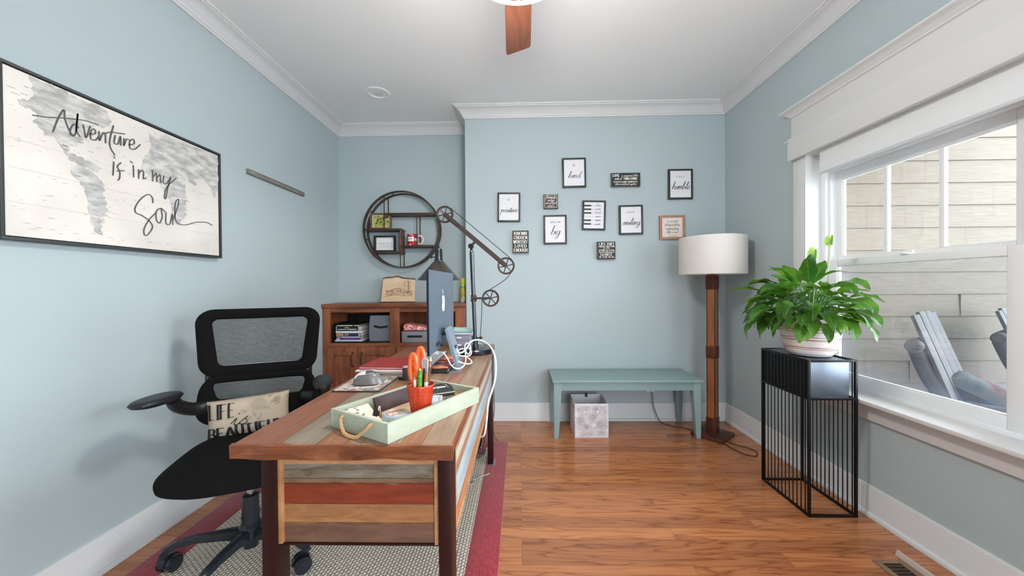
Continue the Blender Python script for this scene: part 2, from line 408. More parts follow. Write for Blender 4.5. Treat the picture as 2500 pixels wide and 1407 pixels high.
CAP = {   # capitals in a .7 x 1 box
'A': [[(0, 0), (.35, 1), (.7, 0)], [(.13, .36), (.57, .36)]], 'B': [[(.08, 0), (.08, 1)], [(.08, 1), (.45, 1), (.6, .78), (.45, .54), (.08, .54)], [(.45, .54), (.68, .28), (.45, 0), (.08, 0)]],
'C': [[(.66, .8), (.4, 1), (.1, .8), (.03, .5), (.1, .2), (.4, 0), (.66, .2)]], 'D': [[(.08, 0), (.08, 1)], [(.08, 1), (.4, 1), (.66, .75), (.66, .25), (.4, 0), (.08, 0)]],
'E': [[(.08, 0), (.08, 1)], [(.08, 1), (.62, 1)], [(.08, .52), (.5, .52)], [(.08, 0), (.62, 0)]], 'F': [[(.08, 0), (.08, 1)], [(.08, 1), (.62, 1)], [(.08, .52), (.5, .52)]],
'G': [[(.66, .8), (.4, 1), (.1, .8), (.03, .5), (.1, .2), (.4, 0), (.66, .15), (.66, .45), (.42, .45)]], 'H': [[(.08, 0), (.08, 1)], [(.62, 0), (.62, 1)], [(.08, .5), (.62, .5)]],
'I': [[(.2, 0), (.2, 1)]], 'K': [[(.08, 0), (.08, 1)], [(.64, 1), (.1, .42)], [(.25, .58), (.66, 0)]], 'L': [[(.08, 1), (.08, 0)], [(.08, 0), (.6, 0)]],
'M': [[(.03, 0), (.1, 1)], [(.1, 1), (.36, .25)], [(.36, .25), (.62, 1)], [(.62, 1), (.7, 0)]],
'N': [[(.08, 0), (.08, 1)], [(.08, 1), (.62, 0)], [(.62, 0), (.62, 1)]], 'O': [[(.35, 1), (.08, .8), (.03, .5), (.08, .2), (.35, 0), (.62, .2), (.67, .5), (.62, .8), (.35, 1)]],
'P': [[(.08, 0), (.08, 1)], [(.08, 1), (.5, 1), (.66, .75), (.5, .5), (.08, .5)]], 'R': [[(.08, 0), (.08, 1)], [(.08, 1), (.5, 1), (.64, .77), (.5, .54), (.08, .54)], [(.4, .54), (.68, 0)]],
'S': [[(.62, .82), (.35, 1), (.08, .78), (.35, .52), (.63, .26), (.35, 0), (.06, .18)]], 'T': [[(.35, 0), (.35, 1)], [(.0, 1), (.7, 1)]],
'U': [[(.08, 1), (.08, .3), (.35, 0), (.62, .3), (.62, 1)]], 'V': [[(.02, 1), (.35, 0), (.68, 1)]], 'W': [[(0, 1), (.18, 0)], [(.18, 0), (.36, .9)], [(.36, .9), (.54, 0)], [(.54, 0), (.72, 1)]],
'Y': [[(0, 1), (.35, .48), (.7, 1)], [(.35, .48), (.35, 0)]], "'": [[(.1, 1), (.1, .8)]], ',': [[(.1, .1), (.02, -.15)]], ' ': [],
}
ROUND = set('CDGOSUBPR')
CW = {'I': .42, "'": .25, ',': .25, ' ': .45}
def caps(b, text, x, y, h, fn, w=None, width=None, serif=True, pen=None, centre=True):
    """printed capitals; (x,y) = centre of baseline, width = total width to fill"""
    adv = [CW.get(c, .82) for c in text]; tot = sum(adv)-.12
    sx = (width/tot) if width else h
    w = w or h*.14
    px = x-tot*sx/2 if centre else x
    for c, a in zip(text, adv):
        for st in CAP.get(c, []):
            pts = [(px+u*sx, y+v*h) for u, v in st]
            curved = c in ROUND and len(st) > 3
            b.ribbon(pts, w, fn, 4 if curved else 1, pen)
            if serif:
                for (u, v) in (st[0], st[-1]):
                    if v in (0, 1) and c not in 'COSGE' and abs(st[0][1]-st[-1][1]) > .4:
                        b.ribbon([(px+(u-.13)*sx, y+v*h), (px+(u+.13)*sx, y+v*h)], w*.6, fn, 1)
        px += a*sx
def script(b, text, x, y, h, fn, w, width=None, slant=.25, centre=True, pen=None):
    """handwriting; h = x-height"""
    tot = sum(CUR[c][1] for c in text); sx = width/tot if width else h*.8
    px = x-tot*sx/2 if centre else x
    for c in text:
        for st in CUR[c][0]:
            b.ribbon([(px+u*sx+v*h*slant, y+v*h) for u, v in st], w, fn, 4, pen)
        px += CUR[c][1]*sx

# traced lines, metres: (y, z) on the left wall, (x, y, z) for cables
CONT= {'na': [(1.281, 1.972), (1.336, 1.967), (1.377, 1.967), (1.425, 1.947), (1.488, 1.96), (1.532, 1.95), (1.549, 1.913), (1.52, 1.875), (1.487, 1.873), (1.464, 1.826), (1.443, 1.794), (1.422, 1.762), (1.383, 1.747), (1.365, 1.763), (1.333, 1.767), (1.304, 1.788), (1.291, 1.804), (1.3, 1.836), (1.271, 1.838), (1.248, 1.858), (1.284, 1.877), (1.297, 1.905)], 'ca': [(1.356, 1.759), (1.388, 1.749), (1.393, 1.721), (1.432, 1.723), (1.463, 1.716), (1.512, 1.694), (1.484, 1.679), (1.442, 1.69), (1.402, 1.695), (1.383, 1.718)], 'sa': [(1.399, 1.679), (1.442, 1.69), (1.462, 1.679), (1.494, 1.657), (1.516, 1.632), (1.51, 1.592), (1.521, 1.569), (1.526, 1.519), (1.503, 1.477), (1.497, 1.445), (1.51, 1.418), (1.486, 1.427), (1.465, 1.464), (1.457, 1.506), (1.455, 1.554), (1.446, 1.601), (1.421, 1.63), (1.401, 1.654)], 'ea': [(1.698, 1.936), (1.741, 1.918), (1.787, 1.958), (1.869, 1.953), (1.958, 1.955), (2.114, 1.969), (2.111, 1.792), (2.077, 1.71), (2.042, 1.774), (1.993, 1.802), (1.954, 1.746), (1.918, 1.756), (1.892, 1.789), (1.849, 1.807), (1.801, 1.829), (1.747, 1.84), (1.703, 1.825), (1.675, 1.787), (1.718, 1.873)], 'af': [(1.675, 1.787), (1.718, 1.837), (1.785, 1.839), (1.849, 1.799), (1.891, 1.773), (1.898, 1.656), (1.888, 1.575), (1.845, 1.516), (1.82, 1.539), (1.806, 1.635), (1.783, 1.682), (1.716, 1.722), (1.671, 1.743)]}
SCRIPT= [[(1.289, 1.822), (1.328, 1.832), (1.374, 1.85), (1.443, 1.872), (1.496, 1.877)], [(1.346, 1.786), (1.362, 1.842), (1.381, 1.885), (1.383, 1.851), (1.397, 1.811), (1.411, 1.796)], [(1.427, 1.835), (1.412, 1.843), (1.4, 1.817), (1.402, 1.795), (1.417, 1.81), (1.425, 1.891), (1.419, 1.826), (1.431, 1.801)], [(1.442, 1.854), (1.447, 1.828), (1.452, 1.806), (1.466, 1.858)], [(1.463, 1.826), (1.484, 1.835), (1.482, 1.852), (1.469, 1.841), (1.468, 1.809), (1.484, 1.81), (1.495, 1.826)], [(1.498, 1.85), (1.499, 1.812), (1.512, 1.849), (1.521, 1.849), (1.522, 1.812)], [(1.553, 1.898), (1.538, 1.831), (1.54, 1.799), (1.557, 1.773)], [(1.518, 1.848), (1.541, 1.865), (1.599, 1.881)], [(1.559, 1.858), (1.555, 1.825), (1.57, 1.827), (1.58, 1.864), (1.581, 1.825)], [(1.595, 1.86), (1.593, 1.826), (1.605, 1.86), (1.619, 1.861)], [(1.614, 1.839), (1.637, 1.853), (1.634, 1.872), (1.619, 1.856), (1.62, 1.826), (1.64, 1.83), (1.664, 1.859)], [(1.552, 1.742), (1.548, 1.684)], [(1.553, 1.764), (1.556, 1.76)], [(1.58, 1.748), (1.566, 1.727), (1.575, 1.707), (1.574, 1.68), (1.568, 1.668)], [(1.562, 1.706), (1.593, 1.717)], [(1.632, 1.752), (1.633, 1.701)], [(1.619, 1.768), (1.629, 1.763)], [(1.655, 1.742), (1.655, 1.702)], [(1.655, 1.721), (1.669, 1.743), (1.677, 1.735), (1.676, 1.705), (1.689, 1.714)], [(1.718, 1.758), (1.72, 1.707)], [(1.721, 1.727), (1.736, 1.749), (1.739, 1.709)], [(1.741, 1.73), (1.755, 1.748), (1.758, 1.71)], [(1.774, 1.746), (1.77, 1.715), (1.788, 1.714), (1.81, 1.753)], [(1.81, 1.749), (1.793, 1.692), (1.784, 1.641), (1.776, 1.646), (1.789, 1.698), (1.84, 1.756)], [(1.718, 1.604), (1.716, 1.628), (1.695, 1.638), (1.663, 1.609), (1.639, 1.569), (1.639, 1.542), (1.669, 1.533), (1.704, 1.511), (1.714, 1.485), (1.692, 1.449), (1.678, 1.445), (1.675, 1.471), (1.697, 1.517), (1.733, 1.56)], [(1.76, 1.587), (1.737, 1.572), (1.733, 1.531), (1.748, 1.512), (1.763, 1.544), (1.76, 1.584), (1.779, 1.573)], [(1.783, 1.57), (1.782, 1.518), (1.802, 1.517), (1.815, 1.569), (1.818, 1.516)], [(1.818, 1.539), (1.848, 1.621), (1.849, 1.651), (1.832, 1.625), (1.831, 1.549), (1.851, 1.525), (1.894, 1.528), (1.949, 1.55), (2.016, 1.561), (2.056, 1.551)]]
CAB1= [(-0.3429, 1.8, 0.9004), (-0.3188, 1.8, 0.8922), (-0.3028, 1.8, 0.87), (-0.2905, 1.85, 0.8629), (-0.2738, 1.85, 0.8794), (-0.2704, 1.9, 0.8856), (-0.2665, 1.95, 0.8969), (-0.2508, 2.0, 0.9002), (-0.2196, 2.0, 0.9001), (-0.1865, 1.98, 0.8897), (-0.1516, 1.9, 0.8766), (-0.1259, 1.8, 0.8513), (-0.117, 1.75, 0.8121), (-0.1179, 1.7, 0.7662), (-0.1316, 1.7, 0.7149), (-0.1549, 1.7, 0.6522)]
CAB2= [(-0.3926, 1.75, 0.8795), (-0.3585, 1.7, 0.8866), (-0.3396, 1.7, 0.8618), (-0.3208, 1.68, 0.8376), (-0.3021, 1.68, 0.8206), (-0.2829, 1.7, 0.8141), (-0.2649, 1.72, 0.823), (-0.2689, 1.8, 0.8317), (-0.2781, 1.85, 0.8587), (-0.2874, 1.9, 0.8856), (-0.284, 1.95, 0.8926), (-0.2688, 1.95, 0.8838), (-0.2579, 1.9, 0.8643), (-0.2637, 1.85, 0.8524), (-0.276, 1.85, 0.867), (-0.2738, 1.85, 0.8835), (-0.2572, 1.85, 0.8814), (-0.2431, 1.82, 0.8641), (-0.2526, 1.8, 0.8537), (-0.2728, 1.8, 0.8518), (-0.2989, 1.8, 0.8559), (-0.3153, 1.85, 0.8671), (-0.3014, 1.88, 0.8743), (-0.2812, 1.9, 0.8686)]
CAB3= [(-0.3007, 1.75, 0.8381), (-0.2753, 1.75, 0.8282), (-0.2459, 1.75, 0.8242), (-0.2361, 1.78, 0.8277), (-0.2535, 1.82, 0.8336), (-0.2783, 1.85, 0.8422)]
CORD= [(-0.2521, 2.25, 0.8578), (-0.227, 2.3, 0.8321), (-0.2048, 2.4, 0.8026), (-0.1923, 2.55, 0.7408), (-0.1913, 2.6, 0.61), (-0.1914, 2.62, 0.4152), (-0.1922, 2.66, 0.2991), (-0.2049, 2.7, 0.195), (-0.2011, 2.72, 0.0902), (-0.1763, 2.8, -0.0082)]
LAMPCORD= [(1.545, 2.8091, 0.006), (1.5933, 2.7451, 0.006), (1.6493, 2.6907, 0.006), (1.6606, 2.6256, 0.006), (1.6166, 2.5693, 0.006), (1.5616, 2.5937, 0.006), (1.5245, 2.6769, 0.006), (1.5091, 2.7658, 0.006)]

# ------------------------------------------------------------------ the room
b = B(); b.box(XL-.16, XR+.16, YF-.16, Y2+.16, -.12, 0)
struct('floor', b, M_floor, sm=False)
b = B(); b.box(XL-.16, XR+.16, YF-.16, Y2+.16, ZC, ZC+.12)
struct('ceiling', b, M_ceil, sm=False)
b = B(); b.box(XL-.16, XL, YF-.16, Y2+.16, 0, ZC); struct('wall_left', b, M_wall, sm=False)
b = B(); b.box(XS, XR+.16, Y1, Y2+.16, 0, ZC); struct('wall_back', b, M_wall, sm=False)
b = B(); b.box(XL, XS, Y2, Y2+.16, 0, ZC); struct('wall_recess', b, M_wall, sm=False)
b = B()
b.box(XR, XR+.16, YF-.16, WY0, 0, ZC); b.box(XR, XR+.16, WY1, Y1, 0, ZC)
b.box(XR, XR+.16, WY0, WY1, 0, WZ0); b.box(XR, XR+.16, WY0, WY1, WZ1, ZC)
struct('wall_right', b, M_wall, sm=False)
b = B()   # wall behind the camera, with an unseen opening added to let sky light in
b.box(XL, .45, YF-.16, YF, 0, ZC); b.box(1.70, XR, YF-.16, YF, 0, ZC); b.box(.45, 1.70, YF-.16, YF, 2.5, ZC)
struct('wall_front', b, M_wall, sm=False)

PATH = [(XL, YF), (XL, Y2), (XS, Y2), (XS, Y1), (XR, Y1), (XR, YF)]
def inward(i, j):      # unit normal of segment i->j pointing into the room (path runs clockwise seen from above)
    d = Vector(PATH[j])-Vector(PATH[i]); d.normalize(); return Vector((d.y, -d.x))
def miter(i):
    if i == 0: return inward(0, 1)
    if i == len(PATH)-1: return inward(i-1, i)
    a, c = inward(i-1, i), inward(i, i+1); m_ = (a+c).normalized(); return m_/m_.dot(a)
def sweep(name, prof, z0, sgn, material, i, y0=None):
    p, q = Vector(PATH[i]), Vector(PATH[i+1]); mp_, mq = miter(i), miter(i+1)
    R = []
    for P, m_ in ((p, mp_), (q, mq)):
        R.append([Vector((P.x+m_.x*w, P.y+m_.y*w, z0+sgn*h)) for w, h in prof])
    b = B(); b.rings(R); return struct(name, b, material, sm=True)
CROWN = [(-.004, .095), (.010, .095), (.012, .084), (.018, .079), (.020, .070), (.026, .064), (.034, .050), (.048, .034), (.064, .024), (.078, .019), (.080, .013), (.090, .011), (.093, .004), (.093, -.002), (-.004, -.002)]
BASE = [(-.004, .0005), (.028, .0005), (.028, .010), (.024, .018), (.014, .021), (.012, .024), (.012, .148), (.009, .154), (.004, .1555), (-.004, .1555)]
for i, nm in enumerate(('left', 'recess', 'step', 'back', 'right')):
    sweep('trim_%d' % (i+1), CROWN, ZC, -1, M_trim, i)['label'] = 'white crown moulding along the %s wall' % nm
    if nm not in ('recess', 'step'):
        sweep('baseboard_'+nm, BASE, 0, 1, M_trim, i)

# ---- window: casing, jambs, sill, double-hung units
M_vinyl = mat('window_vinyl', (232, 232, 233), .3)
b = B()
CX = 1.776                                   # face of the casing boards
b.box(CX, XR+.002, WY1, 2.435, .60, 2.0, .002)                  # far side casing
b.box(CX, XR+.002, WY0-.09, WY0, .60, 2.0, .002)
b.box(1.765, XR+.002, WY0-.11, 2.437, 1.99, 2.262, .002)         # head board
struct('trim_6', b, M_trim, label='white flat casing boards around the window')
b = B()
prof = [(1.80, 2.262), (1.765, 2.262), (1.757, 2.266), (1.757, 2.274), (1.752, 2.277), (1.745, 2.288), (1.733, 2.298), (1.724, 2.301), (1.720, 2.304), (1.720, 2.313), (1.80, 2.313)]
R = []
for y, k in ((WY0-.16, 0), (2.492, 1)):
    R.append([Vector((x, (2.437+(1.765-x)*1.2) if k else WY0-.11-(1.765-x)*1.2, z)) for x, z in prof])
b.rings(R)
struct('trim_7', b, M_trim, label='white cornice cap above the window casing')
b = B()
b.box(1.777, 1.873, WY1-.012, WY1+.001, .604, 1.998); b.box(1.777, 1.873, WY0-.001, WY0+.012, .604, 1.998); b.box(1.777, 1.873, WY0, WY1, 1.990, 2.001)
struct('trim_10', b, M_trim, label='white jamb boards lining the window opening')
b = B(); b.box(1.722, 1.875, WY0-.13, 2.46, .584, .604, .006); struct('window_sill', b, M_trim)
b = B(); b.box(1.778, XR+.002, WY0-.09, 2.437, .494, .584, .002); b.box(1.770, XR, WY0-.09, 2.437, .572, .584, .003); struct('trim_8', b, M_trim, label='white apron board under the window sill')

def unit(n, ya, yb):
    root = bpy.data.objects.new('window_%d' % n, None); COL.objects.link(root); root.location = (1.91, (ya+yb)/2, WZ0); root['kind'] = 'structure'
    b = B()                                   # outer frame with stepped tracks
    for (y0, y1) in ((ya, ya+.045), (yb-.045, yb)): b.box(1.872, 1.955, y0, y1, WZ0, WZ1, .002)
    for (y0, y1) in ((ya+.045, ya+.062), (yb-.062, yb-.045)): b.box(1.890, 1.955, y0, y1, WZ0, WZ1, .002); b.box(1.9135, 1.9185, y0-.006, y1+.006, WZ0, WZ1, .001)
    b.box(1.872, 1.955, ya+.045, yb-.045, WZ1-.115, WZ1, .002); b.box(1.885, 1.955, ya+.04, yb-.04, WZ1-.135, WZ1-.11, .003)
    b.box(1.872, 1.955, ya+.045, yb-.045, WZ0-.02, WZ0+.022, .002); b.box(1.90, 1.955, ya+.04, yb-.04, WZ0, WZ0+.035, .003)
    struct('window_frame', b, M_vinyl, root)
    y0, y1 = ya+.062, yb-.062
    def sash(nm, x0, x1, z0, z1, gz0, gz1, gy0, gy1):
        b = B()
        b.box(x0, x1, y0, gy0, z0, z1, .003); b.box(x0, x1, gy1, y1, z0, z1, .003)
        b.box(x0, x1, gy0, gy1, z0, gz0, .003); b.box(x0, x1, gy0, gy1, gz1, z1, .003)
        xm = (x0+x1)/2                        # glazing beads
        for q in ((gy0, gy0+.006), (gy1-.006, gy1)): b.box(xm-.008, xm+.008, q[0], q[1], gz0, gz1, .002)
        for q in ((gz0, gz0+.006), (gz1-.006, gz1)): b.box(xm-.008, xm+.008, gy0, gy1, q[0], q[1], .002)
        o = struct(nm, b, M_vinyl, root)
        g = B(); g.box(xm-.002, xm+.002, gy0, gy1, gz0, gz1); struct('pane', g, M_glass, o, sm=False)
        return o, xm
    gy0, gy1 = ya+.062+.065, yb-.062-.057
    sash('lower_sash', 1.877, 1.905, WZ0+.02, 1.335, .676, 1.297, gy0, gy1)
    o, xm = sash('upper_sash', 1.918, 1.944, 1.30, WZ1-.13, 1.353, 1.812, gy0+.004, gy1+.012)
    b = B()
    for k in (1, 2):
        y = gy0+.004+(gy1+.012-gy0-.004)*k/3; b.box(xm-.009, xm+.009, y-.011, y+.011, 1.353, 1.812, .003)
    struct('muntin', b, M_vinyl, o)
    b = B(); b.lathe([(.0, 0), (.028, 0), (.028, .006), (.02, .012), (.012, .014), (0, .014)], (1.893, (y0+y1)/2, 1.335), 20, cap=False); b.box(1.880, 1.892, (y0+y1)/2-.03, (y0+y1)/2+.008, 1.345, 1.352, .002)
    struct('sash_lock', b, M_vinyl, root)
    b = B(); b.box(1.9505, 1.9515, y0, y1, WZ0+.03, 1.33); struct('insect_screen', b, M_screen, root, sm=False)
unit(1, 1.335, WY1)
unit(2, WY0, 1.285)
b = B(); b.box(1.868, 1.956, 1.285, 1.335, WZ0, WZ1, .002); struct('trim_9', b, M_vinyl, label='white mullion post between the two window units')

# roller shade: valance board, bracket, cloth, hem bar
M_shade = mat('shade_cloth', (222, 224, 224), .8)
t = thing('roller_shade', 'white roller shade drawn up at the top of the window', 'window shade', (1.80, 1.2, 2.0))
b = B(); b.box(1.742, 1.7625, WY0-.11, 2.437, 1.985, 2.128, .002); obj('valance', b, M_trim, t)
b = B(); b.prism([(1.742, 2.120), (1.765, 2.128), (1.765, 2.115), (1.742, 2.110)], .028, lambda u, v, w: Vector((u, 2.437+w, v))); obj('bracket', b, M_trim, t)
b = B(); b.box(1.7990, 1.8005, WY0+.01, 2.252, 1.858, 2.0); b.cyl((1.822, WY0+.01, 1.968), (1.822, 2.252, 1.968), .020, n=20); obj('shade_cloth', b, M_shade, t)
b = B(); b.box(1.7965, 1.8035, WY0+.01, 2.253, 1.846, 1.859, .002); obj('hem_bar', b, mat('hem_bar', (200, 202, 203), .5), t)

# ------------------------------------------------------------------ outside: porch with lap siding, two log chairs
def siding_mat():
    m = noise_col('lap_siding', [(.3, (99, 90, 78)), (.7, (109, 100, 88))], 9, .7, .5, (1.0, 1, 14)); return m
M_siding = siding_mat()
b = B(); SY = 3.05; EXP = .1795; z = -.15; k = 0
zs0 = .024
while z < 2.75:
    z = zs0+EXP*(k-2); k += 1
    b.rings([[Vector((x, SY+.010, z+.001)), Vector((x, SY-.002, z)), Vector((x, SY-.002, z+.004)), Vector((x, SY+.006, z+EXP-.003)), Vector((x, SY+.010, z+EXP-.003))] for x in (1.957, 4.8)])
b.box(1.957, 4.8, SY+.010, SY+.15, -.6, 2.8)
for (x, k_) in ((3.55, 7), (3.15, 4)):
    z = zs0+EXP*(k_-2); b.box(x-.0016, x+.0016, SY-.0045, SY+.006, z+.004, z+EXP-.001)
struct('wall_porch', b, M_siding, label='pale lap siding of the porch wall outside')
b = B(); b.box(1.957, 4.3, -3, SY, -.27, -.15); struct('floor_porch', b, mat('porch_boards', (176, 172, 166), .7, bump=(8, .2, (1, 12, 1))), sm=False)
b = B(); b.box(1.957, 3.7, -3, SY+.1, 2.62, 2.72); struct('ceiling_porch', b, wood('porch_ceiling', [(.3, (176, 130, 80)), (.7, (214, 172, 120))], (1, 10, 1), .6, 2), sm=False)  # unseen; stained warm to tint the siding, cut short to admit more sky
b = B(); b.box(-30, 40, -30, 40, -.72, -.62); struct('ground', b, noise_col('bounce_ground', [(.3, (206, 208, 210)), (.7, (222, 224, 226))], 3, .9), sm=False)  # unseen ground, made pale to throw light up to the ceiling

M_log = wood('weathered_log', [(.3, (34, 30, 28)), (.6, (56, 51, 48)), (.8, (72, 66, 62))], (2, 14, 2), .8, 3)
M_slat = wood('weathered_slat', [(.3, (42, 39, 38)), (.6, (60, 57, 56)), (.8, (72, 69, 67))], (8, 8, 1.2), .8, 3)
def log_chair(x, y, label):
    """rustic log chair turned towards the window; (x, y) = near end of the log across the back; local +x = facing"""
    rz = radians(-58)
    t = thing('log_chair', label, 'porch chair', (x, y, -.15), rz, 'log chairs on the porch outside')
    L_ = lambda nm, b, m: obj(nm, b, m, t, local=True)
    dx = lambda z: -.02+(1.155-z)*.32
    for k in range(4):
        b = B(); y0 = .05+k*.125; rot = Matrix.Rotation(radians(-17.7), 3, 'Y')
        b.box(dx(.78)-.010, dx(.78)+.010, y0, y0+.120, .40, 1.16+(.015 if k in (1, 2) else 0), .007, rot=rot)
        L_('back_slat', b, M_slat)
    b = B(); b.lathe([(0, 0), (.032, .0), (.041, .012), (.042, .1), (.041, .5), (.041, .58), (.032, .6), (0, .6)], (0, 0, .955), 18, 'Y', cap=False); L_('crossbar', b, M_log)
    for yy in (.075, .52):
        b = B(); b.tube([(.0, yy, .93), (.05, yy, .78), (.13, yy, .60), (.34, yy, .02)], .042, 14); L_('rear_post', b, M_log)
        b = B(); b.tube([(.06, yy-.03, .62), (.4, yy-.03, .625), (.86, yy-.03, .63)], .042, 14); L_('arm', b, M_log)
        b = B(); b.cyl((.78, yy-.02, 0), (.78, yy-.02, .60), .042, n=14); L_('front_leg', b, M_log)
    for k in range(5):
        b = B(); b.box(.18+k*.11, .28+k*.11, .08, .52, .36+k*.010, .385+k*.010, .006); L_('seat_slat', b, M_slat)
    return t
log_chair(2.395, 2.30, 'weathered log chair holding a patterned cushion, outside the window')
log_chair(3.285, 2.60, 'weathered log chair cut off by the right edge of the lower pane')
M_outc = noise_col('outdoor_print', [(.36, (62, 30, 32)), (.44, (80, 76, 70)), (.56, (56, 66, 70)), (.66, (84, 77, 66))], 7, .85)
b = B(); c0 = Vector((2.84, 2.31, .50))
def pillow(b, c, ax, ay, az, w, h, t, n=16, pinch=.06):
    """soft cushion: ax, ay = in-plane axes, az = thickness axis"""
    c, ax, ay, az = Vector(c), Vector(ax).normalized(), Vector(ay).normalized(), Vector(az).normalized()
    def P(u, v, s):
        u2_, v2_ = 2*u-1, 2*v-1
        k = max(0, (1-u2_**4))*max(0, (1-v2_**4))
        ex = 1-pinch*(1-abs(v2_)**2)*1.0; ey = 1-pinch*(1-abs(u2_)**2)
        return c+ax*(u2_*w/2*ex)+ay*(v2_*h/2*ey)+az*(s*t/2*k**.55)
    b.surf(lambda u, v: P(u, v, 1), n, n); b.surf(lambda u, v: P(1-u, v, -1), n, n)
    bmesh.ops.remove_doubles(b.bm, verts=b.bm.verts[:], dist=1e-5)
    return P
pillow(b, c0, (.60, -.64, -.45), (.73, .68, 0), (.30, -.32, .90), .40, .36, .17)
tag(obj('outdoor_cushion', b, M_outc, loc=(2.84, 2.31, .38)), 'faded patterned cushion slumped on the log chair outside', 'cushion')

# ------------------------------------------------------------------ ceiling things
b = B(); b.lathe([(.062, .0), (.070, -.006), (.092, -.006), (.098, -.001), (.098, .003), (.06, .003)], (-1.14, 2.975, ZC), 48, cap=False)
t = thing('recessed_light', 'round white recessed light in the ceiling above the shelf corner', 'ceiling light', (-1.14, 2.975, ZC-.004))
obj('trim_ring', b, M_white, t)
b = B(); b.lathe([(.071, -.004), (.060, .014), (.05, .03), (0, .032)], (-1.14, 2.975, ZC-.004), 48, cap=False); b.lathe([(0, .0), (.035, .002), (.045, .012), (.046, .028)], (-1.135, 2.985, ZC-.004), 32, cap=False)
obj('lamp_face', b, mat('lamp_frost', (222, 220, 214), .5), t)

FX, FY = .002, 1.37
t = thing('ceiling_fan', 'ceiling fan with reddish wood blades and a lit ring lamp', 'ceiling fan', (FX, FY, ZC))
M_blade = wood('fan_blade', [(.3, (92, 50, 34)), (.55, (112, 66, 46)), (.8, (128, 80, 58))], (9, 1, 9), .45, 2)
b = B(); b.lathe([(0, 0), (.07, 0), (.072, -.02), (.05, -.05), (.018, -.06), (.018, -.14), (.10, -.15), (.13, -.20), (.135, -.27), (.12, -.30), (0, -.30)], (FX, FY, ZC), 40, cap=False); obj('motor_housing', b, M_white, t)
for k in range(3):
    a = 2*pi*k/3
    R_ = Matrix.Rotation(a, 3, 'Z') @ Matrix.Rotation(radians(-9), 3, 'Y')
    b = B()
    poly = [(-.055, .16), (-.060, .30), (-.066, .585), (-.064, .600), (-.056, .606), (.052, .577), (.060, .570), (.063, .555), (.060, .30), (.055, .16)]
    b.prism(poly, .008, lambda u, v, w: Vector((FX, FY, 2.440))+R_ @ Vector((u, v, w-.004)))
    bl = obj('blade', b, M_blade, t)
    b = B(); b.prism([(-.03, .08), (-.04, .2), (0, .24), (.04, .2), (.03, .08)], .006, lambda u, v, w: Vector((FX, FY, 2.450))+R_ @ Vector((u, v, w))); obj('blade_iron', b, M_bronze, t)
M_lit = mat('lit_glass', (255, 248, 230), .4, emit=((255, 236, 200), .55))
b = B(); b.lathe([(0, 2.372), (.10, 2.374), (.150, 2.384), (.168, 2.40), (.168, 2.445), (0, 2.45)], (FX, FY, 0), 48, cap=False); obj('glass_bowl', b, M_lit, t)
b = B()
for rr, zz, th in ((.200, 2.392, .0085), (.168, 2.366, .004)):
    b.tube([(FX+rr*cos(a), FY+rr*sin(a), zz) for a in [2*pi*i/48 for i in range(48)]], th, 8, 1, closed=True)
for k in range(8):
    a = 2*pi*k/8+pi/2
    b.tube([(FX+.200*cos(a), FY+.200*sin(a), 2.392), (FX+.168*cos(a), FY+.168*sin(a), 2.366), (FX+.1*cos(a), FY+.1*sin(a), 2.356), (FX, FY, 2.352)], .004, 6, 3)
    b.tube([(FX+.200*cos(a), FY+.200*sin(a), 2.392), (FX+.13*cos(a), FY+.13*sin(a), 2.455)], .004, 6, 1)
obj('lamp_cage', b, mat('cage_white', (206, 200, 184), .4), t)
pl = bpy.data.lights.new('fan_bulb', 'POINT'); pl.energy = 26; pl.color = (1, .98, .95); pl.shadow_soft_size = .16
po = bpy.data.objects.new('fan_bulb', pl); COL.objects.link(po); po.location = (FX, FY, 2.31)

# ------------------------------------------------------------------ floor register near the right wall
t = thing('floor_register', 'tan metal floor register with dark louvres by the right wall', 'floor vent', (1.57, 1.53, 0))
M_tan = mat('tan_metal', (150, 120, 92), .4, metal=.3)
b = B()
for q in ((1.505, 1.53, 1.35, 1.612), (1.605, 1.628, 1.35, 1.612), (1.53, 1.605, 1.592, 1.612)): b.box(*q, .0005, .005, .002)
obj('frame', b, M_tan, t)
b = B(); b.box(1.53, 1.605, 1.35, 1.592, .0003, .0015); obj('opening', b, mat('duct_shade', (30, 22, 18), .8), t)  # solid dark sheet, paints the shade down inside the duct
b = B()
for k in range(13): b.box(1.53, 1.605, 1.352+k*.0185, 1.358+k*.0185, .001, .004, rot=Matrix.Rotation(.5, 3, 'X'))
obj('louvre', b, mat('louvre', (84, 62, 48), .5, metal=.3), t)
b = B(); b.surf(lambda u, v: (1.632+.022*u-.0*v, 1.35+.29*v, .006+.022*sin(pi*u)), 8, 2); b.surf(lambda u, v: (1.632+.022*u, 1.35+.29*v, .003+.019*sin(pi*u)), 8, 2); b.poly([(1.632, 1.64, .005), (1.654, 1.64, .005), (1.643, 1.645, .027)])
tag(obj('air_deflector', b, mat('clear_deflector', (190, 170, 158), .25), loc=(1.643, 1.5, .003)), 'curved clear air deflector lying beside the floor register', 'air deflector')

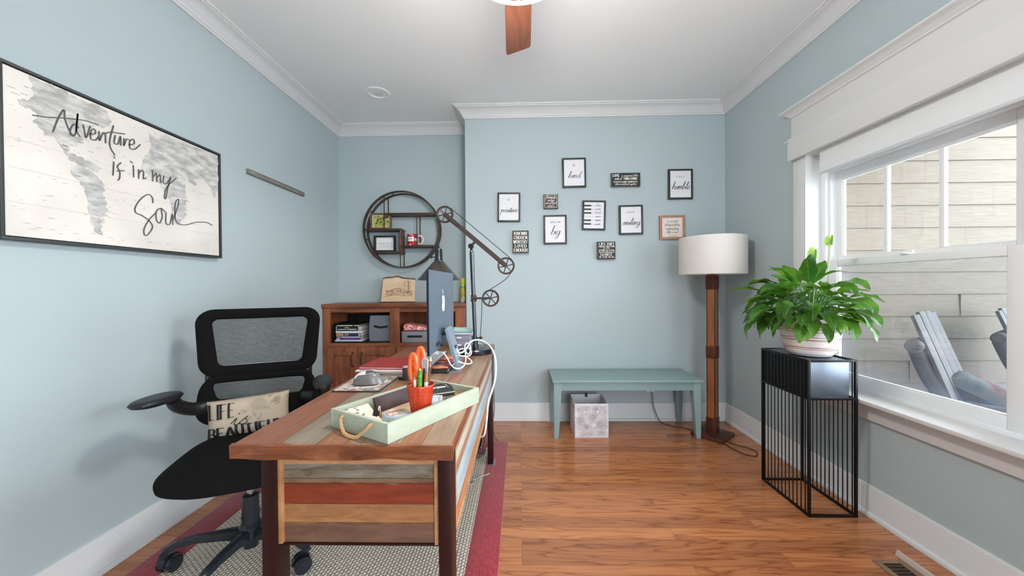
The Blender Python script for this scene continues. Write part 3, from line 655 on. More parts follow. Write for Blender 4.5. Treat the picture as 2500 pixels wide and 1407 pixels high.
# ------------------------------------------------------------------ area rug
def jute():
    m = mat('jute_weave', (190, 182, 170), .9, spec=.1); nt = m.node_tree; p = nt.nodes['Principled BSDF']; L = nt.links.new
    t = N(nt, 'ShaderNodeTexCoord'); s = N(nt, 'ShaderNodeSeparateXYZ'); L(t.outputs['Object'], s.inputs[0])
    def weave(fx, fy):
        rw = math_(nt, 'FLOOR', math_(nt, 'MULTIPLY', s.outputs['X'], fx))
        sh = math_(nt, 'MULTIPLY', math_(nt, 'MODULO', rw, 2), .5)
        a = math_(nt, 'FRACT', math_(nt, 'ADD', math_(nt, 'ADD', math_(nt, 'MULTIPLY', s.outputs['Y'], fy), sh), 40))
        c = math_(nt, 'FRACT', math_(nt, 'ADD', math_(nt, 'MULTIPLY', s.outputs['X'], fx), 40))
        return math_(nt, 'MULTIPLY', math_(nt, 'SINE', math_(nt, 'MULTIPLY', a, pi)), math_(nt, 'SINE', math_(nt, 'MULTIPLY', c, pi)))
    h = weave(70, 52)
    n = N(nt, 'ShaderNodeTexNoise'); n.inputs['Scale'].default_value = 120; n.inputs['Detail'].default_value = 3; L(t.outputs['Object'], n.inputs['Vector'])
    hh = math_(nt, 'ADD', math_(nt, 'MULTIPLY', h, .75), math_(nt, 'MULTIPLY', n.outputs[0], .45))
    r = ramp(nt, [(.12, (118, 98, 80)), (.45, (204, 188, 168)), (.9, (240, 230, 214))]); L(hh, r.inputs[0]); L(r.outputs[0], p.inputs['Base Color'])
    b = N(nt, 'ShaderNodeBump'); b.inputs['Strength'].default_value = .9; b.inputs['Distance'].default_value = .004; L(hh, b.inputs['Height']); L(b.outputs[0], p.inputs['Normal'])
    return m
M_red = noise_col('crimson_binding', [(.3, (130, 26, 38)), (.7, (168, 48, 58))], 90, .95, .5, (1, .35, 1), sheen=.3)
t = thing('area_rug', 'woven jute rug with a wide crimson border under the desk', 'rug', (-.86, 1.55, 0))
RX0, RX1, RY0, RY1, RB = -1.64, -.100, .35, 2.785, .138
b = B(); b.box(RX0+RB-.005, RX1-RB+.005, RY0+RB, RY1-.02, .0005, .0105); obj('woven_field', b, jute(), t, sm=False)
b = B()
b.box(RX0, RX0+RB, RY0, RY1, .0005, .012, .004); b.box(RX1-RB, RX1, RY0, RY1, .0005, .012, .004)
b.box(RX0+RB, RX1-RB, RY0, RY0+RB, .0005, .012, .004); b.box(RX0+RB, RX1-RB, RY1-.10, RY1, .0005, .012, .004)
obj('border', b, M_red, t)

# ------------------------------------------------------------------ desk
DX0, DX1, DY0, DY1, DZ = -.757, -.175, .935, 2.56, .79
OR_, TE, TN, GY, BR, WH = ((104, 36, 16), (138, 54, 24)), ((84, 88, 80), (124, 122, 108)), ((128, 80, 46), (170, 118, 76)), ((84, 58, 44), (120, 86, 66)), ((84, 44, 26), (124, 72, 44)), ((150, 158, 158), (186, 190, 186))
M_top = planks_mat('reclaimed_top', [(.128, (110, 62, 40), (148, 94, 64)), (.225, (112, 98, 82), (146, 132, 112)), (.30, (120, 78, 52), (152, 108, 76)), (.445, (112, 86, 68), (146, 120, 98)), (.500, (112, 70, 46), (146, 98, 68)), (.60, (116, 90, 72), (152, 126, 102))], 'X', (14, 1, 14), 3, .4, .006)
M_topedge = wood('desk_edge_wood', [(.25, (66, 32, 16)), (.5, (120, 66, 38)), (.78, (160, 102, 64))], (1.6, 2, 9), .4, 3)
M_leg = mat('maroon_steel', (48, 18, 15), .4, metal=.4, bump=(30, .15))
t = thing('writing_desk', 'reclaimed wood desk with multicoloured boards and dark metal legs', 'desk', (-.757, .935, .012))
# slab: wavy front edge
b = B()
def slab():
    nx = 24
    for side in (0, 1):
        pass
b.box(DX0+.004, DX1-.004, DY0+.004, DY1-.004, DZ-.036, DZ, .004)
o = obj('tabletop', b, [M_top, M_topedge], t)
for p in o.data.polygons:
    if abs(p.normal.z) < .5: p.material_index = 1
b = B(); b.rings([[Vector((x, DY0-.001+.003*sin(x*23)+.002*sin(x*61), DZ-.002+.0012*sin(x*37))), Vector((x, DY0+.012, DZ+.0003)), Vector((x, DY0+.012, DZ-.037)), Vector((x, DY0-.001+.003*sin(x*17+1)+.002*sin(x*49), DZ-.038+.0012*sin(x*31)))] for x in [DX0+(DX1-DX0)*i/40 for i in range(41)]])
obj('end_batten', b, M_topedge, t)
for x0, x1 in ((-.700, -.664), (-.222, -.186)):
    for y0, y1 in ((.972, 1.036), (2.42, 2.484)):
        b = B(); b.box(x0, x1, y0, y1, .014, DZ-.036, .002); lg = obj('leg', b, M_leg, t)
        b = B(); b.box(x0-.012, x1+.012, y0-.008, y1+.012, .0122, .017, .001); obj('foot_plate', b, M_steel, lg)
# end panel (near) with framed boards, outer long panel, far end
BZ = .497
M_pan = planks_mat('painted_boards', [(.054, *GY), (.106, *TN), (.162, *OR_), (.176, (96, 64, 42), (140, 110, 82)), (.235, (84, 62, 46), (136, 130, 112))], 'Z', (2.6, 14, 14), 3.4, .5, .026)
M_frame_w = wood('panel_frame', [(.3, (150, 100, 62)), (.6, (188, 140, 98)), (.8, (204, 166, 128))], (3, 3, 3), .45, 3)
b = B(); b.box(-.655, -.235, .995, 1.01, BZ, .716); 
for v in b.bm.verts: v.co.z = v.co.z
o = obj('end_panel', b, M_pan, t, loc=(0, .06, BZ-.012), sm=False)
b = B(); b.box(-.664, -.652, .985, 1.012, BZ, .752, .002); b.box(-.236, -.222, .985, 1.012, BZ, .752, .002); b.box(-.652, -.236, .985, 1.012, .716, .737, .002)
b.box(-.664, -.222, .987, 1.012, .737, .754, .001); obj('panel_frame', b, M_frame_w, t)
b = B(); b.box(-.664, -.222, .99, 1.014, BZ-.006, BZ, .001); obj('bottom_rail', b, M_leg, t)
M_side = planks_mat('painted_side_boards', [(.055, (150, 92, 60), (186, 130, 92)), (.10, (140, 150, 150), (178, 188, 190)), (.15, (150, 160, 166), (186, 198, 204)), (.18, (142, 96, 66), (176, 132, 98)), (.22, (168, 158, 142), (196, 188, 172)), (.3, (146, 104, 74), (176, 138, 106))], 'Z', (14, 1.0, 14), 3, .5, .014)
b = B(); b.box(-.205, -.190, 1.036, 2.42, BZ, .754); o = obj('side_panel', b, M_side, t, loc=(0, 0, BZ-.012), sm=False)
b = B(); b.box(-.208, -.186, 1.036, 2.42, .742, .754, .001); b.box(-.208, -.186, 1.036, 1.048, BZ, .754, .001); b.box(-.208, -.186, 1.036, 2.42, BZ-.004, BZ+.006, .001); obj('side_trim', b, M_frame_w, t)
# two drawer pedestals facing the chair side
for y0, y1 in ((1.014, 1.45), (2.02, 2.42)):
    b = B(); b.box(-.66, -.206, y0, y1, BZ, .752, .002); bd = obj('drawer_box', b, M_pan, t)
    for z0, z1 in ((BZ+.01, .62), (.63, .745)):
        b = B(); b.box(-.676, -.661, y0+.012, y1-.012, z0, z1, .003); d = obj('drawer', b, M_pan, bd)
        # handle joined to the drawer face
b = B(); b.box(-.66, -.644, 1.45, 2.02, .69, .752, .002); obj('apron', b, M_topedge, t)

# ------------------------------------------------------------------ bench, box, outlet
M_sage = mat('sage_paint', (136, 160, 158), .4, bump=(40, .05))
t = thing('bench', 'sage green painted wooden bench against the back wall', 'bench', (.83, 3.05, 0))
b = B(); b.box(.246, 1.400, 2.845, 3.248, .439, .459, .007); obj('seat', b, M_sage, t)
b = B()
b.box(.300, 1.348, 2.872, 2.890, .372, .439, .002); b.box(.300, 1.348, 3.215, 3.232, .372, .439, .002); b.box(.262, .280, 2.90, 3.2, .372, .439, .002); b.box(1.366, 1.384, 2.90, 3.2, .372, .439, .002)
obj('apron', b, M_sage, t)
for sx, x in ((1, .258), (-1, 1.388)):
    for sy, y in ((1, 2.866), (-1, 3.238)):
        b = B(); R = []
        for z, w, o_ in ((.439, .058, 0), (.37, .058, 0), (.02, .036, .0), (.0, .030, .002)):
            x0, x1 = (x+o_*sx, x+w*sx); y0, y1 = (y+o_*sy, y+w*sy)
            R.append([Vector((x0, y0, z)), Vector((x1, y0, z)), Vector((x1, y1, z)), Vector((x0, y1, z))])
        b.rings(R); obj('leg', b, M_sage, t, ang=20)
t = thing('storage_cube', 'white fabric storage cube printed with line flowers, under the bench', 'storage box', (.55, 3.01, 0))
M_cube = mat('cube_fabric', (228, 222, 224), .9, bump=(400, .1))
X0, X1, CY0, CY1, CZ = .420, .684, 2.886, 3.145, .266
b = B(); th = .005
b.box(X0, X1, CY0, CY0+th, 0, CZ, .001); b.box(X0, X1, CY1-th, CY1, 0, CZ, .001); b.box(X0, X0+th, CY0, CY1, 0, CZ, .001); b.box(X1-th, X1, CY0, CY1, 0, CZ, .001); b.box(X0, X1, CY0, CY1, .0, .006)
obj('body', b, M_cube, t)
b = B(); rng = random.Random(4)
fnF = lambda u, v: Vector((X0+u, CY0-.0008, v)); fnL = lambda u, v: Vector((X0-.0008, CY0+u, v))
def flower(b, fn, cx, cy, r, n, w, U0, V0, U1, V1):
    cl = lambda u, v: (min(max(u, U0), U1), min(max(v, V0), V1))
    inside = lambda u, v: U0 <= u <= U1 and V0 <= v <= V1
    for k in range(n):
        a = 2*pi*k/n+rng.uniform(-.05, .05); wd = 2*pi/n*.45; rr = r*rng.uniform(.85, 1.08)
        pts = [(cx+rr*q*cos(a+s_*wd*m_), cy+rr*q*sin(a+s_*wd*m_)) for q, m_, s_ in ((.25, .5, -1), (.6, .8, -1), (.9, .8, -1), (1, 0, 1), (.9, .8, 1), (.6, .8, 1), (.25, .5, 1))]
        if all(inside(*p) for p in pts): b.ribbon(pts, w, fn, 3)
        q = [(cx+r*.35*cos(a), cy+r*.35*sin(a)), (cx+r*.8*cos(a), cy+r*.8*sin(a))]
        if all(inside(*p) for p in q): b.ribbon(q, w*.6, fn, 1)
    c = [(cx+r*.22*cos(x), cy+r*.22*sin(x)) for x in [2*pi*i/10 for i in range(11)]]
    if all(inside(*p) for p in c): b.ribbon(c, w, fn, 2)
for cx, cy, r, n in ((.15, .10, .075, 16), (.18, .205, .048, 13), (.075, .20, .05, 12), (.04, .05, .055, 12), (.235, .06, .04, 11), (.05, .135, .035, 9), (.245, .15, .035, 10), (.12, .02, .03, 8), (.10, .245, .03, 8), (.225, .245, .03, 8), (.03, .13, .032, 9), (.25, .20, .03, 9), (.20, .105, .03, 9), (.03, .235, .028, 8), (.14, .165, .03, 10), (.09, .09, .022, 8), (.25, .105, .026, 8), (.16, .235, .026, 8), (.20, .02, .03, 8), (.07, .01, .03, 8)):
    flower(b, fnF, cx, cy, r*1.12, n, .0014, .003, .003, .262, .263)
for cx, cy, r, n in ((.06, .06, .05, 11), (.18, .10, .06, 12), (.09, .19, .05, 12), (.2, .22, .04, 9)):
    flower(b, fnL, cx, cy, r, n, .0014, .003, .003, .255, .263)
obj('flower_print', b, mat('cube_print', (164, 154, 158), .8), t, sm=False)
b = B(); b.box(.545, .565, CY1-.016, CY1-.001, CZ-.02, CZ+.012, .003); obj('pull_tab', b, M_blk, t)
b = B(); b.tube([(X0-.002, 2.93, .235), (X0-.004, 2.94, .22), (X0-.002, 2.95, .235)], .003, 6); b.lathe([(.010, 0), (.014, 0), (.014, .002), (.010, .002)], (X0-.002, 2.945, .226), 20, 'X', cap=False); obj('grommet', b, M_steel, t)

t = thing('wall_outlet', 'white wall outlet with a small plug, partly behind the bench rail', 'outlet', (1.14, Y1-.006, .30))
b = B(); b.box(1.105, 1.175, Y1-.006, Y1, .25, .365, .003); obj('cover_plate', b, M_white, t)
b = B(); b.box(1.122, 1.158, Y1-.030, Y1-.006, .262, .290, .004); obj('plug', b, M_white, t)

# ------------------------------------------------------------------ floor lamp
LX, LY = 1.510, 2.93; RZ = radians(40)
t = thing('floor_lamp', 'wooden post floor lamp with a white drum shade in the corner', 'floor lamp', (LX, LY, 0), RZ)
M_post = wood('lamp_post_wood', [(.3, (120, 66, 32)), (.55, (160, 96, 54)), (.8, (178, 118, 78))], (7, 7, .8), .5, 2)
M_cuff = mat('copper_cuff', (96, 54, 40), .5, metal=.5, bump=(40, .2))
loc_ = lambda nm, b, m, par=t, **k: obj(nm, b, m, par, local=True, **k)
b = B(); b.box(-.118, .118, -.118, .118, 0, .028, .006); loc_('base', b, wood('lamp_base_wood', [(.3, (52, 26, 16)), (.7, (92, 50, 32))], (4, 1, 4), .4, 3))
b = B(); b.box(-.029, .029, -.029, .029, .028, 1.27, .003); post = loc_('post', b, M_post)
b = B()
for sx in (-1, 1):
    for sy in (-1, 1): b.box(sx*.029-.003, sx*.029+.003, sy*.029-.003, sy*.029+.003, .03, 1.262, .001)
loc_('corner_strip', b, M_bronze, post)
for z0, z1 in ((.028, .148), (.615, .708), (1.155, 1.262)):
    b = B(); b.box(-.036, .036, -.036, .036, z0, z1, .002)
    for zz in (z0+.022, z1-.022):
        for (ax, ay) in ((0, -1), (1, 0), (-1, 0), (0, 1)): b.cyl((ax*.036, ay*.036, zz), (ax*.040, ay*.040, zz), .007, n=12, mi=1)
    c_ = loc_('cuff', b, [M_cuff, M_bronze], post)
b = B(); b.cyl((0, 0, 1.26), (0, 0, 1.56), .006, n=12); b.cyl((0, 0, 1.30), (0, 0, 1.36), .016, n=16); b.lathe([(0, 1.56), (.012, 1.565), (.014, 1.575), (.008, 1.585), (0, 1.588)], n=16, cap=False)
for k in range(3): b.tube([(0, 0, 1.555), (.236*cos(k*2.094), .236*sin(k*2.094), 1.555)], .0025, 6, 1)
loc_('stem', b, M_bronze)
for sx in (-.055, .052):
    b = B(); b.tube([(sx*.75, sx*.72, 1.30), (sx*.75, sx*.72, 1.215)], .0015, 6, 1); b.lathe([(0, 1.200), (.004, 1.203), (.005, 1.21), (.002, 1.218), (0, 1.22)], (sx*.75, sx*.72, 0), 10, cap=False); loc_('pull_chain', b, M_bronze)
b = B(); b.lathe([(.236, 1.272), (.238, 1.270), (.240, 1.272), (.240, 1.558), (.238, 1.560), (.236, 1.558)], n=72, cap=False)
b.quadstrip([Vector((.236*cos(a), .236*sin(a), 1.272)) for a in [2*pi*i/72 for i in range(73)]], [Vector((.236*cos(a), .236*sin(a), 1.558)) for a in [2*pi*i/72 for i in range(73)]])
def shade_mat(nm, c):
    m = bpy.data.materials.new(nm); m.use_nodes = True; nt = m.node_tree; p = nt.nodes['Principled BSDF']; L = nt.links.new
    p.inputs['Base Color'].default_value = lin(c); p.inputs['Roughness'].default_value = .9
    o = nt.nodes['Material Output']; tr = N(nt, 'ShaderNodeBsdfTranslucent'); tr.inputs[0].default_value = lin(c); x = N(nt, 'ShaderNodeMixShader'); x.inputs[0].default_value = .25
    L(p.outputs[0], x.inputs[1]); L(tr.outputs[0], x.inputs[2]); L(x.outputs[0], o.inputs[0]); return m
loc_('lamp_shade', b, shade_mat('linen_shade', (232, 226, 220)))
b = B(); b.tube(LAMPCORD+[(1.43, 2.93, .006), (1.4219, 2.9466, .006), (1.3704, 3.0464, .006), (1.27, 3.12, .006), (1.20, 3.19, .012), (1.15, 3.215, .14), (1.146, 3.222, .21), (1.142, 3.228, .262)], .0033, 8, 5)
tag(obj('lamp_cord', b, mat('brown_cord', (44, 30, 24), .5), loc=(1.5, 2.8, .003)), 'thin dark lamp cord looping on the floor beside the lamp base', 'cord')

# ------------------------------------------------------------------ black metal plant stand with planter box
PX0, PX1, PY0, PY1, PH = 1.465, 1.712, 1.905, 2.275, .805
t = thing('plant_stand', 'tall black metal rod plant stand with a planter box on top', 'plant stand', ((PX0+PX1)/2, (PY0+PY1)/2, 0))
r = .006
b = B()
for x in (PX0+r, PX1-r):
    for y in (PY0+r, PY1-r): b.box(x-r, x+r, y-r, y+r, 0, PH, .001)
for z in (r, PH-r, .605):
    for x in (PX0+r, PX1-r): b.box(x-r, x+r, PY0+2*r, PY1-2*r, z-r, z+r, .001)
    for y in (PY0+r, PY1-r): b.box(PX0+2*r, PX1-2*r, y-r, y+r, z-r, z+r, .001)
obj('frame', b, M_black, t)
for x in (PX0+.004, PX1-.004):
    for k in range(12):
        y = PY0+(PY1-PY0)*(k+1)/13
        b = B(); b.cyl((x, y, .006), (x, y, PH-.01), .0028, n=8); obj('rod', b, M_black, t)
M_dkm = mat('zinc_sheet', (112, 120, 130), .34, metal=.9, bump=(6, .1))
b = B(); qx0, qx1, qy0, qy1 = PX0+.014, PX1-.034, PY0+.012, PY1-.014
b.box(qx0, qx1, qy0, qy0+.004, .612, .797, .001); b.box(qx0, qx1, qy1-.004, qy1, .612, .797, .001); b.box(qx0, qx0+.003, qy0, qy1, .612, .797, .001); b.box(qx1-.003, qx1, qy0, qy1, .612, .797, .001); b.box(qx0, qx1, qy0, qy1, .612, .618)
b.box(qx0-.002, qx1, qy0, qy1, .797, .801, .001)
obj('planter_box', b, M_dkm, t)
b = B()
for k in range(13):
    yk = PY0+(PY1-PY0)*(k+.5)/13; b.box(PX0+.0055, PX0+.0085, yk-.0115, yk+.0115, .600, .797, .0006)
obj('side_slats', b, M_black, t, sm=False)

# ------------------------------------------------------------------ peace lily in a striped pot
KX, KY = 1.592, 2.060
t = thing('potted_plant', 'lush peace lily in a white pot with thin red stripes', 'potted plant', (KX, KY, PH))
def pot_mat():
    m = mat('striped_glaze', (226, 214, 210), .25, coat=.3); nt = m.node_tree; p = nt.nodes['Principled BSDF']; L = nt.links.new
    tc = N(nt, 'ShaderNodeTexCoord'); s = N(nt, 'ShaderNodeSeparateXYZ'); L(tc.outputs['Object'], s.inputs[0])
    wv = math_(nt, 'MULTIPLY', math_(nt, 'SINE', math_(nt, 'MULTIPLY', math_(nt, 'ARCTAN2', s.outputs['Y'], s.outputs['X']), 2)), .0045)
    acc = None
    for z, ph, w in ((.040, .6, .0013), (.047, 1, .0013), (.054, -.4, .0011), (.088, .5, .0013), (.095, -.6, .0011), (.103, .9, .0013), (.135, -.7, .0013), (.145, .8, .0012), (.152, -.2, .0012), (.160, .4, .0011), (.012, .3, .0011)):
        q = math_(nt, 'LESS_THAN', math_(nt, 'ABSOLUTE', math_(nt, 'SUBTRACT', s.outputs['Z'], math_(nt, 'ADD', math_(nt, 'MULTIPLY', wv, ph), z))), w)
        acc = q if acc is None else math_(nt, 'MAXIMUM', acc, q)
    c = mixc(nt, acc, (228, 218, 214), (150, 72, 62)); L(c, p.inputs['Base Color']); return m
b = B(); b.lathe([(0, .001), (.088, .001), (.098, .006), (.114, .030), (.126, .065), (.133, .11), (.135, .155), (.134, .19), (.131, .202), (.126, .200), (.126, .17), (.12, .1), (0, .09)], (KX, KY, PH), 72, cap=False)
obj('pot', b, pot_mat(), t)
b = B(); b.lathe([(0, .178), (.07, .182), (.128, .172)], (KX, KY, PH), 32, cap=False); obj('soil', b, noise_col('potting_soil', [(.3, (30, 20, 14)), (.7, (70, 52, 40))], 60, .95, .8), t)
def leaf_mat():
    m = bpy.data.materials.new('lily_leaf'); m.use_nodes = True; nt = m.node_tree; p = nt.nodes['Principled BSDF']; L = nt.links.new; o = nt.nodes['Material Output']
    uv = N(nt, 'ShaderNodeUVMap'); s = N(nt, 'ShaderNodeSeparateXYZ'); L(uv.outputs[0], s.inputs[0])
    au = math_(nt, 'ABSOLUTE', math_(nt, 'SUBTRACT', s.outputs['X'], .5))
    ve = math_(nt, 'FRACT', math_(nt, 'MULTIPLY', math_(nt, 'SUBTRACT', s.outputs['Y'], math_(nt, 'MULTIPLY', au, .35)), 11))
    vein = math_(nt, 'POWER', math_(nt, 'ABSOLUTE', math_(nt, 'SUBTRACT', math_(nt, 'MULTIPLY', ve, 2), 1)), 6)
    mid = math_(nt, 'LESS_THAN', au, .025)
    tc = N(nt, 'ShaderNodeTexCoord'); n = N(nt, 'ShaderNodeTexNoise'); n.inputs['Scale'].default_value = 9; L(tc.outputs['Object'], n.inputs['Vector'])
    r = ramp(nt, [(.35, (24, 62, 20)), (.5, (48, 104, 32)), (.68, (98, 152, 52))]); L(n.outputs[0], r.inputs[0])
    c = mixc(nt, math_(nt, 'MULTIPLY', vein, .30), r.outputs[0], (20, 70, 18)); c = mixc(nt, math_(nt, 'MULTIPLY', mid, .5), c, (150, 200, 90))
    L(c, p.inputs['Base Color']); p.inputs['Roughness'].default_value = .28; p.inputs['Coat Weight'].default_value = .2
    b_ = N(nt, 'ShaderNodeBump'); b_.inputs['Strength'].default_value = .5; b_.inputs['Distance'].default_value = .003; L(math_(nt, 'MULTIPLY', vein, -1), b_.inputs['Height']); L(b_.outputs[0], p.inputs['Normal'])
    tr = N(nt, 'ShaderNodeBsdfTranslucent'); x = N(nt, 'ShaderNodeMixShader'); x.inputs[0].default_value = .34
    L(mixc(nt, .5, c, (140, 190, 60)), tr.inputs[0]); L(p.outputs[0], x.inputs[1]); L(tr.outputs[0], x.inputs[2]); L(x.outputs[0], o.inputs[0]); return m
M_leaf = leaf_mat(); M_stem = mat('leaf_stalk', (70, 120, 44), .45)
lb, sb = B(), B(); rng = random.Random(11)
def leaf(az, el, reach, L_, Wd, droop, twist=0):
    d = Vector((cos(az), sin(az), 0)); up = Vector((0, 0, 1))
    base = Vector((KX, KY, PH+.18))+d*rng.uniform(.01, .06)
    tip0 = base+d*reach*cos(el)+up*reach*sin(el)
    mid = base+d*reach*.35*cos(el)+up*reach*.75*sin(el)+up*.03
    sb.tube([base, mid, tip0], .0022, 5, 4)
    # blade follows an arc from tip0, starting along the stalk and drooping
    n = 9; P = [tip0]; ang = el*.6; 
    for i in range(n):
        ang -= droop/n; P.append(P[-1]+(d*cos(ang)+up*sin(ang))*L_/n)
    side0 = d.cross(up).normalized()
    side = Matrix.Rotation(twist, 3, d) @ side0
    xmin_clear = 1.788
    def fn(u, v):
        i = min(int(v*n), n-1); f = v*n-i; c = P[i]*(1-f)+P[i+1]*f; dr = (P[i+1]-P[i]).normalized()
        nn = side.cross(dr).normalized()
        w = Wd*(sin(pi*min(1, v**.80))**.75 if 0 < v < 1 else 0)*(1-.25*v)
        q = 2*u-1
        p_ = c+side*(q*w/2)+nn*(abs(q)**1.5*w*.16+.004*sin(v*17+az*3)*abs(q))
        return p_
    lb.surf(fn, 6, 10, uv=True)
specs = []
GA = 2.39996
NL = 150
for i in range(NL):
    f = i/(NL-1)
    az = i*GA+rng.uniform(-.2, .2)
    if f < .14:   el, reach, L_, dr = rng.uniform(1.15, 1.48), rng.uniform(.20, .30), rng.uniform(.15, .19), rng.uniform(.1, .7)
    elif f < .40: el, reach, L_, dr = rng.uniform(.75, 1.15), rng.uniform(.16, .25), rng.uniform(.14, .19), rng.uniform(.7, 1.5)
    elif f < .70: el, reach, L_, dr = rng.uniform(.35, .75), rng.uniform(.13, .23), rng.uniform(.14, .19), rng.uniform(1.0, 1.9)
    else:         el, reach, L_, dr = rng.uniform(-.05, .40), rng.uniform(.09, .19), rng.uniform(.12, .17), rng.uniform(1.1, 2.0)
    x = cos(az)
    if x > .2: reach *= 1-.40*x; L_ *= 1-.30*x; dr = max(dr, 1.0)    # crowded by the window
    reach *= .93; leaf(az, el, reach, L_, L_*rng.uniform(.40, .52), dr, rng.uniform(-.5, .5))
for v in lb.bm.verts:
    lim = 1.74+max(0, min(.10, (v.co.z-.62)*.5)) if not (WY0 < v.co.y < 2.33 and v.co.z > .62) else 1.865
    if v.co.x > lim: v.co.x = lim+(v.co.x-lim)*.05
obj('foliage', lb, M_leaf, t, sm='keep')
obj('leaf_stalks', sb, M_stem, t)
for (dx, dy, h, tw, rr) in ((.085, -.035, .635, 0, .028), (-.005, -.04, .56, .3, .033)):
    b = B(); x0, y0 = KX+dx, KY+dy
    b.tube([(KX+dx*.4, KY+dy*.4, PH+.18), (KX+dx*.8, KY+dy, PH+.18+(h-.18)*.6), (x0, y0, PH+h-.04)], .0024, 6, 5)
    st = obj('flower_stalk', b, mat('pale_stalk', (190, 206, 160), .5), t)
    b = B(); b.surf(lambda u, v: Vector((x0+(2*u-1)*rr*sin(pi*min(1, v**.8+.001))**.6*.9, y0+.010-.016*(1-abs(2*u-1)**2)*sin(pi*v)+.004, PH+h-.045+v*rr*2.3)), 8, 12, uv=True)
    obj('spathe', b, shade_mat('spathe_green', (168, 206, 104)), st)
    b = B(); b.tube([(x0, y0-.006, PH+h-.038), (x0, y0-.010, PH+h), (x0, y0-.008, PH+h+.012)], .0055, 8, 4); obj('spadix', b, mat('spadix', (110, 150, 70), .7), st)

# ------------------------------------------------------------------ office chair
t = thing('office_chair', 'black mesh-back swivel office chair facing the camera beside the desk', 'office chair', (-1.20, 1.60, .012), radians(24.3))
CH = radians(24.3)
M_fab = mat('black_mesh_fabric', (13, 12, 12), .85, spec=.15, bump=(500, .3))
M_cp = mat('chair_nylon', (26, 27, 29), .42); M_cp2 = mat('glossy_nylon', (34, 38, 44), .25)
loc_ = lambda nm, b, m, par=t, **k: obj(nm, b, m, par, local=True, **k)
def rrect(cx, cz, w, h, r_, n=7, taper=0.0):
    out = []
    for (sx, sz, a0) in ((1, 1, 0), (-1, 1, pi/2), (-1, -1, pi), (1, -1, 3*pi/2)):
        for k in range(n+1):
            a = a0+pi/2*k/n; x = sx*(w/2-r_)+r_*cos(a); z = sz*(h/2-r_)+r_*sin(a)
            out.append((cx+x*(1+taper*z/h), cz+z))
    return out
def back_y(x, z): return .205+.16*x*x*4*.25-.02+(z-.55)*.10-.0
def panel(outer, inner, name, par=t, curve=.55, th=.032):
    """padded frame ring between two outlines, bent around the sitter"""
    fy = lambda x, z: .215-curve*x*x+(z-.60)*.13
    def P(p, q, k, off): x, z = p[0]*(1-k)+q[0]*k, p[1]*(1-k)+q[1]*k; return Vector((x, fy(x, z)+off, z))
    R = []
    for k, off in ((0, 0), (.04, -.5), (.2, -.85), (.5, -1), (.85, -.8), (1, -.4), (1, .4), (.8, .75), (.4, .9), (.08, .6)):
        R.append([P(p, q, k, off*th/2) for p, q in zip(outer, inner)])
    b = B(); b.rings([list(r) for r in R], loop=True, cap=False); return loc_(name, b, M_fab, par), fy
o1, i1 = rrect(0, .905, .535, .340, .075, taper=.10), rrect(0, .905, .400, .235, .028, taper=.16)
up, fy = panel(o1, i1, 'upper_backrest')
b = B()
for k in range(34):
    z = .905-.112+.224*k/33; hw = (.200-.0)*(1+.16*(z-.905)/.235)
    b.strip([(x, fy(x, z)+.004, z) for x in [(-hw)+2*hw*i/10 for i in range(11)]], .0012, .0034, up=(0, 0, 1))
loc_('mesh_panel', b, mat('mesh_threads', (30, 31, 34), .6), up, sm=False)
o2, i2 = rrect(0, .630, .520, .255, .095, taper=-.10), rrect(0, .665, .390, .085, .025, taper=.12)
lo, fy = panel(o2, i2, 'lumbar_rest')
b = B()
for k in range(13):
    z = .665-.040+.080*k/12; hw = .195*(1+.12*(z-.665)/.085)
    b.strip([(x, fy(x, z)+.004, z) for x in [(-hw)+2*hw*i/10 for i in range(11)]], .0012, .0034, up=(0, 0, 1))
loc_('mesh_panel', b, mat('mesh_threads', (30, 31, 34), .6), lo, sm=False)
b = B(); b.tube([(0, -.03, .38), (0, .12, .385), (0, .25, .42), (0, .275, .50), (0, .262, .56)], .022, 10); b.tube([(-.225, .215, .60), (-.225, .215, .80)], .010, 8, 1); b.tube([(.225, .215, .60), (.225, .215, .80)], .010, 8, 1)

for sx in (-1, 1): b.tube([(sx*.16, .21, .57), (sx*.165, .225, .50), (sx*.14, .19, .43), (sx*.06, .08, .40)], .016, 8)
loc_('back_frame', b, M_cp)
# seat: waterfall cushion
def seatP(u, v, top):
    a, c = 2*u-1, 2*v-1
    # superellipse outline
    k = max(abs(a), abs(c)); 
    if k > 1e-6:
        n_ = 3.2; s_ = k/((abs(a)**n_+abs(c)**n_)**(1/n_)) if k else 1
    else: s_ = 1
    x, y = a*s_*.262, -.018+c*s_*.282
    x *= 1-.08*c
    edge = max(0, 1-(k**6)); sag = .012*(1-k*k)
    z = .452-(.055*max(0, -c-.45)**1.6) + .012*a*a
    return Vector((x, y, z+(.034*edge**.5-sag if top else -.034*edge**.5)))
b = B(); b.surf(lambda u, v: seatP(u, v, True), 22, 22); b.surf(lambda u, v: seatP(1-u, v, False), 22, 22); bmesh.ops.remove_doubles(b.bm, verts=b.bm.verts[:], dist=1e-4)
loc_('seat', b, M_fab, ang=80)
b = B(); b.box(-.12, .12, -.13, .13, .375, .42, .015); b.box(-.06, .06, -.09, .08, .325, .38, .014); b.tube([(.05, 0, .36), (.2, -.02, .36), (.25, -.02, .36)], .007, 8); b.box(.24, .285, -.035, -.005, .353, .367, .005); loc_('tilt_mechanism', b, M_cp)
b = B(); b.cyl((0, 0, .27), (0, 0, .345), .014, n=20); loc_('gas_lift', b, M_chrome)
b = B(); b.lathe([(0, .275), (.024, .275), (.032, .27), (.034, .15), (.046, .135), (.046, .085), (.030, .08), (.028, .042), (0, .04)], n=28, cap=False); loc_('column', b, M_cp2)
